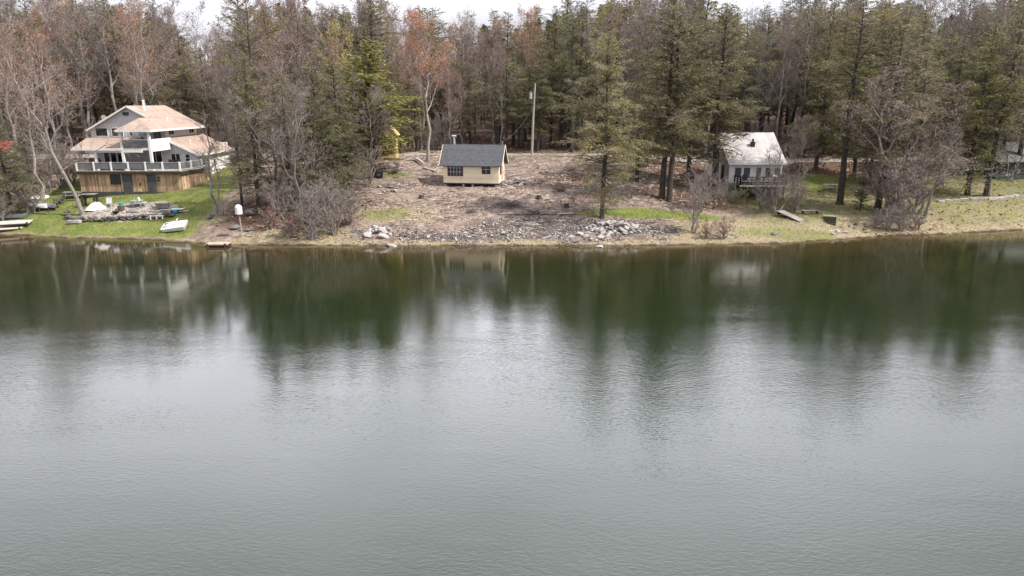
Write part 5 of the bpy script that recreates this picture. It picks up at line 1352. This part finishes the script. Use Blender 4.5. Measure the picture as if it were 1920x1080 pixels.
# tilted platform, bench, steps, path wall on the right bank
a_ = place(1482, 410, .3)
t = thing('plank_platform', 'weathered plank platform tilted on the bank under the bare tree', 'platform', a_, R(-58)); t.rotation_mode = 'XYZ'; t.rotation_euler = (R(-3), R(14), R(-58))
for i in range(4): MB().box(-1.45, 1.45, -.62 + i * .315, -.325 + i * .315, 0, .06).build('plank', M_WOODG, t)
for x in (-1.2, 1.3): MB().box(x - .06, x + .06, -.6, .6, -.25, -.003).build('bearer', M_WOODD, t)
t = thing('garden_bench', 'low dark bench behind the tilted plank platform', 'bench', place(1518, 402), R(-2)); MB().box(-.9, .9, -.2, .2, .4, .47).build('seat', M_WOODG, t)
for x in (-.75, .75): MB().box(x - .08, x + .08, -.17, .17, 0, .4).build('leg', M_WOODD, t)
t = thing('bank_steps', 'short dark wooden steps set into the bank right of the platform', 'steps', place(1556, 421), R(-25))
for i in range(4): MB().box(-.55, .55, i * .3, i * .3 + .3, i * .17 - .1, i * .17 + .1).build('step', M_WOODD, t)
MB().box(-.75, .6, 1.2, 2.0, .55, .66).build('landing', mat('mossy_stone', (.25, .26, .16), (.17, .18, .11), 3, .95), t)


def path_edge():
    P = [gp(x, y) for x, y in ((1757, 379), (1800, 377), (1850, 374), (1900, 370), (1960, 366), (2040, 360))]; mb = MB(); rg = random.Random(9)
    for a, b in zip(P, P[1:]):
        k = max(1, int((b - a).length / .8))
        for i in range(k):
            p, q = a.lerp(b, i / k), a.lerp(b, (i + .97) / k); p.z = zg(p.x, p.y) + rg.uniform(.02, .1); q.z = zg(q.x, q.y) + rg.uniform(.02, .1); mb.bar(p, q, .55 + rg.uniform(-.1, .1), .3)
    tag(mb.build('path_edging', M_STONE, org=P[0], loc=P[0]), 'line of pale flat stones edging the top of the right bank', 'stone edging')


path_edge()
t = thing('boat_rack', 'white plank lying across a low rack in front of the green cottage lawn', 'rack', place(1797, 328), R(3)); MB().box(-1.6, 1.6, -.25, .25, .8, .95).build('plank', M_TARPW, t)
for x in (-1.1, 1.1): MB().box(x - .06, x + .06, -.3, .3, 0, .8).build('leg', M_WOODD, t)
g = at(1838, 322, 93); g.z = zg(g.x, 93)
t = thing('trailer', 'pale grey utility trailer beside the green cottage', 'trailer', g, R(4)); MB().box(-1.4, 1.4, -.7, .7, .5, .58).box(-1.4, 1.4, -.7, -.66, .58, 1.0).box(-1.4, 1.4, .66, .7, .58, 1.0).box(-1.4, -1.36, -.66, .66, .58, 1.0).build('bed', M_GALV, t)
for y in (-.78, .78): MB().tube([(0, y - .08, .32), (0, y + .08, .32)], [.32, .32], 14).build('wheel', M_BLACK, t)
MB().bar((1.4, 0, .52), (2.3, 0, .45), .08).build('drawbar', M_BLACK, t)
g = place(1893, 322)
t = thing('wheelbarrow', 'black wheelbarrow parked before the green cottage', 'wheelbarrow', g, R(10)); MB().slab([(-.6, -.4, .75), (.6, -.35, .7), (.6, .35, .7), (-.6, .4, .75)], .35).build('tray', M_BLACK, t); MB().tube([(.75, -.05, .2), (.75, .05, .2)], [.2, .2], 12).build('wheel', M_BLACK, t)
for y in (-.3, .3): MB().bar((.75, y * .3, .2), (-1.2, y, .7), .04).build('handle', M_WOODD, t)
g = at(62, 322, 82); g.z = zg(g.x, 82)
t = thing('kayak', 'small orange-red kayak showing through brush left of the big house', 'kayak', g, R(20)); hull_mesh(2.6, .7, .35, mat('orange_red_plastic', (.55, .13, .07), None, 3, .5), par=t); MB().tube([(0, 0, .32), (0, 0, .37)], [.3, .28], 12).build('hatch', M_BLACK, t)
# ------------------------------------------------------------------ sky and sun
SUN_EL, SUN_AZ = R(50), R(-16)   # azimuth from +X, negative = towards the camera side
sd = Vector((math.cos(SUN_EL) * math.cos(SUN_AZ), math.cos(SUN_EL) * math.sin(SUN_AZ), math.sin(SUN_EL)))
sun = bpy.data.lights.new('sun', 'SUN'); sun.energy = 5.0; sun.angle = R(1.2); sun.color = (1, .955, .88)
so = bpy.data.objects.new('sun', sun); COL.objects.link(so); so.rotation_euler = sd.to_track_quat('Z', 'Y').to_euler(); so.location = (60, 20, 90)
w = bpy.data.worlds.new('World'); S.world = w; w.use_nodes = True; nt = w.node_tree; L = nt.links
bg = nt.nodes['Background']; bg.inputs['Strength'].default_value = .1
sk = nt.nodes.new('ShaderNodeTexSky'); sk.sky_type = 'NISHITA'; sk.sun_disc = False; sk.sun_elevation = SUN_EL
sk.sun_rotation = math.atan2(sd.x, sd.y); sk.dust_density = 3; sk.air_density = 1; sk.ozone_density = 1
tc = nd(nt, 'ShaderNodeTexCoord'); sx = nd(nt, 'ShaderNodeSeparateXYZ'); L.new(tc.outputs['Generated'], sx.inputs[0])
# thin bright overcast: lighter towards the zenith, with soft streaks
zr = nd(nt, 'ShaderNodeMapRange'); zr.inputs['From Min'].default_value = .05; zr.inputs['From Max'].default_value = .5; zr.inputs['To Min'].default_value = 7.2; zr.inputs['To Max'].default_value = 10.2
L.new(sx.outputs[2], zr.inputs['Value'])
mp = nd(nt, 'ShaderNodeMapping'); mp.inputs['Scale'].default_value = (1, 1, 2.2); L.new(tc.outputs['Generated'], mp.inputs[0])
cn = nd(nt, 'ShaderNodeTexNoise', Scale=2.6, Detail=7, Roughness=.55, Distortion=.4); L.new(mp.outputs[0], cn.inputs['Vector'])
cv = nd(nt, 'ShaderNodeMapRange'); cv.inputs['From Min'].default_value = .3; cv.inputs['From Max'].default_value = .7; cv.inputs['To Min'].default_value = .8; cv.inputs['To Max'].default_value = 1.2; L.new(cn.outputs['Fac'], cv.inputs['Value'])
mu0 = nd(nt, 'ShaderNodeMath', operation='MULTIPLY'); L.new(zr.outputs[0], mu0.inputs[0]); L.new(cv.outputs[0], mu0.inputs[1])
# unseen sky glow added above the far shore to brighten the lake's reflection
by = nd(nt, 'ShaderNodeMapRange', interpolation_type='SMOOTHSTEP'); by.inputs['From Min'].default_value = .4; by.inputs['From Max'].default_value = .97; by.inputs['To Min'].default_value = 1.0; by.inputs['To Max'].default_value = 3.9
L.new(sx.outputs[1], by.inputs['Value'])
bz = nd(nt, 'ShaderNodeMapRange', interpolation_type='SMOOTHSTEP'); bz.inputs['From Min'].default_value = .09; bz.inputs['From Max'].default_value = .24
L.new(sx.outputs[2], bz.inputs['Value'])
bm_ = nd(nt, 'ShaderNodeMix', data_type='FLOAT'); L.new(bz.outputs[0], bm_.inputs[0]); bm_.inputs[2].default_value = 1.0; L.new(by.outputs[0], bm_.inputs[3])
mu = nd(nt, 'ShaderNodeMath', operation='MULTIPLY'); L.new(mu0.outputs[0], mu.inputs[0]); L.new(bm_.outputs[0], mu.inputs[1])
cc = nd(nt, 'ShaderNodeVectorMath', operation='SCALE'); cc.inputs[0].default_value = (.962, .965, 1.05); L.new(mu.outputs[0], cc.inputs['Scale'])
mx = nd(nt, 'ShaderNodeMix', data_type='RGBA'); mx.inputs[0].default_value = .86; L.new(sk.outputs[0], mx.inputs[6]); L.new(cc.outputs[0], mx.inputs[7])
L.new(mx.outputs[2], bg.inputs['Color'])
S.view_settings.view_transform = 'Standard'; S.view_settings.look = 'None'; S.view_settings.exposure = .42; S.view_settings.gamma = 1
S.cycles.use_denoising = True
try: S.cycles.denoiser = 'OPENIMAGEDENOISE'
except Exception: pass
S.cycles.max_bounces = 5; S.cycles.diffuse_bounces = 2; S.cycles.glossy_bounces = 3; S.cycles.transmission_bounces = 2; S.cycles.transparent_max_bounces = 4
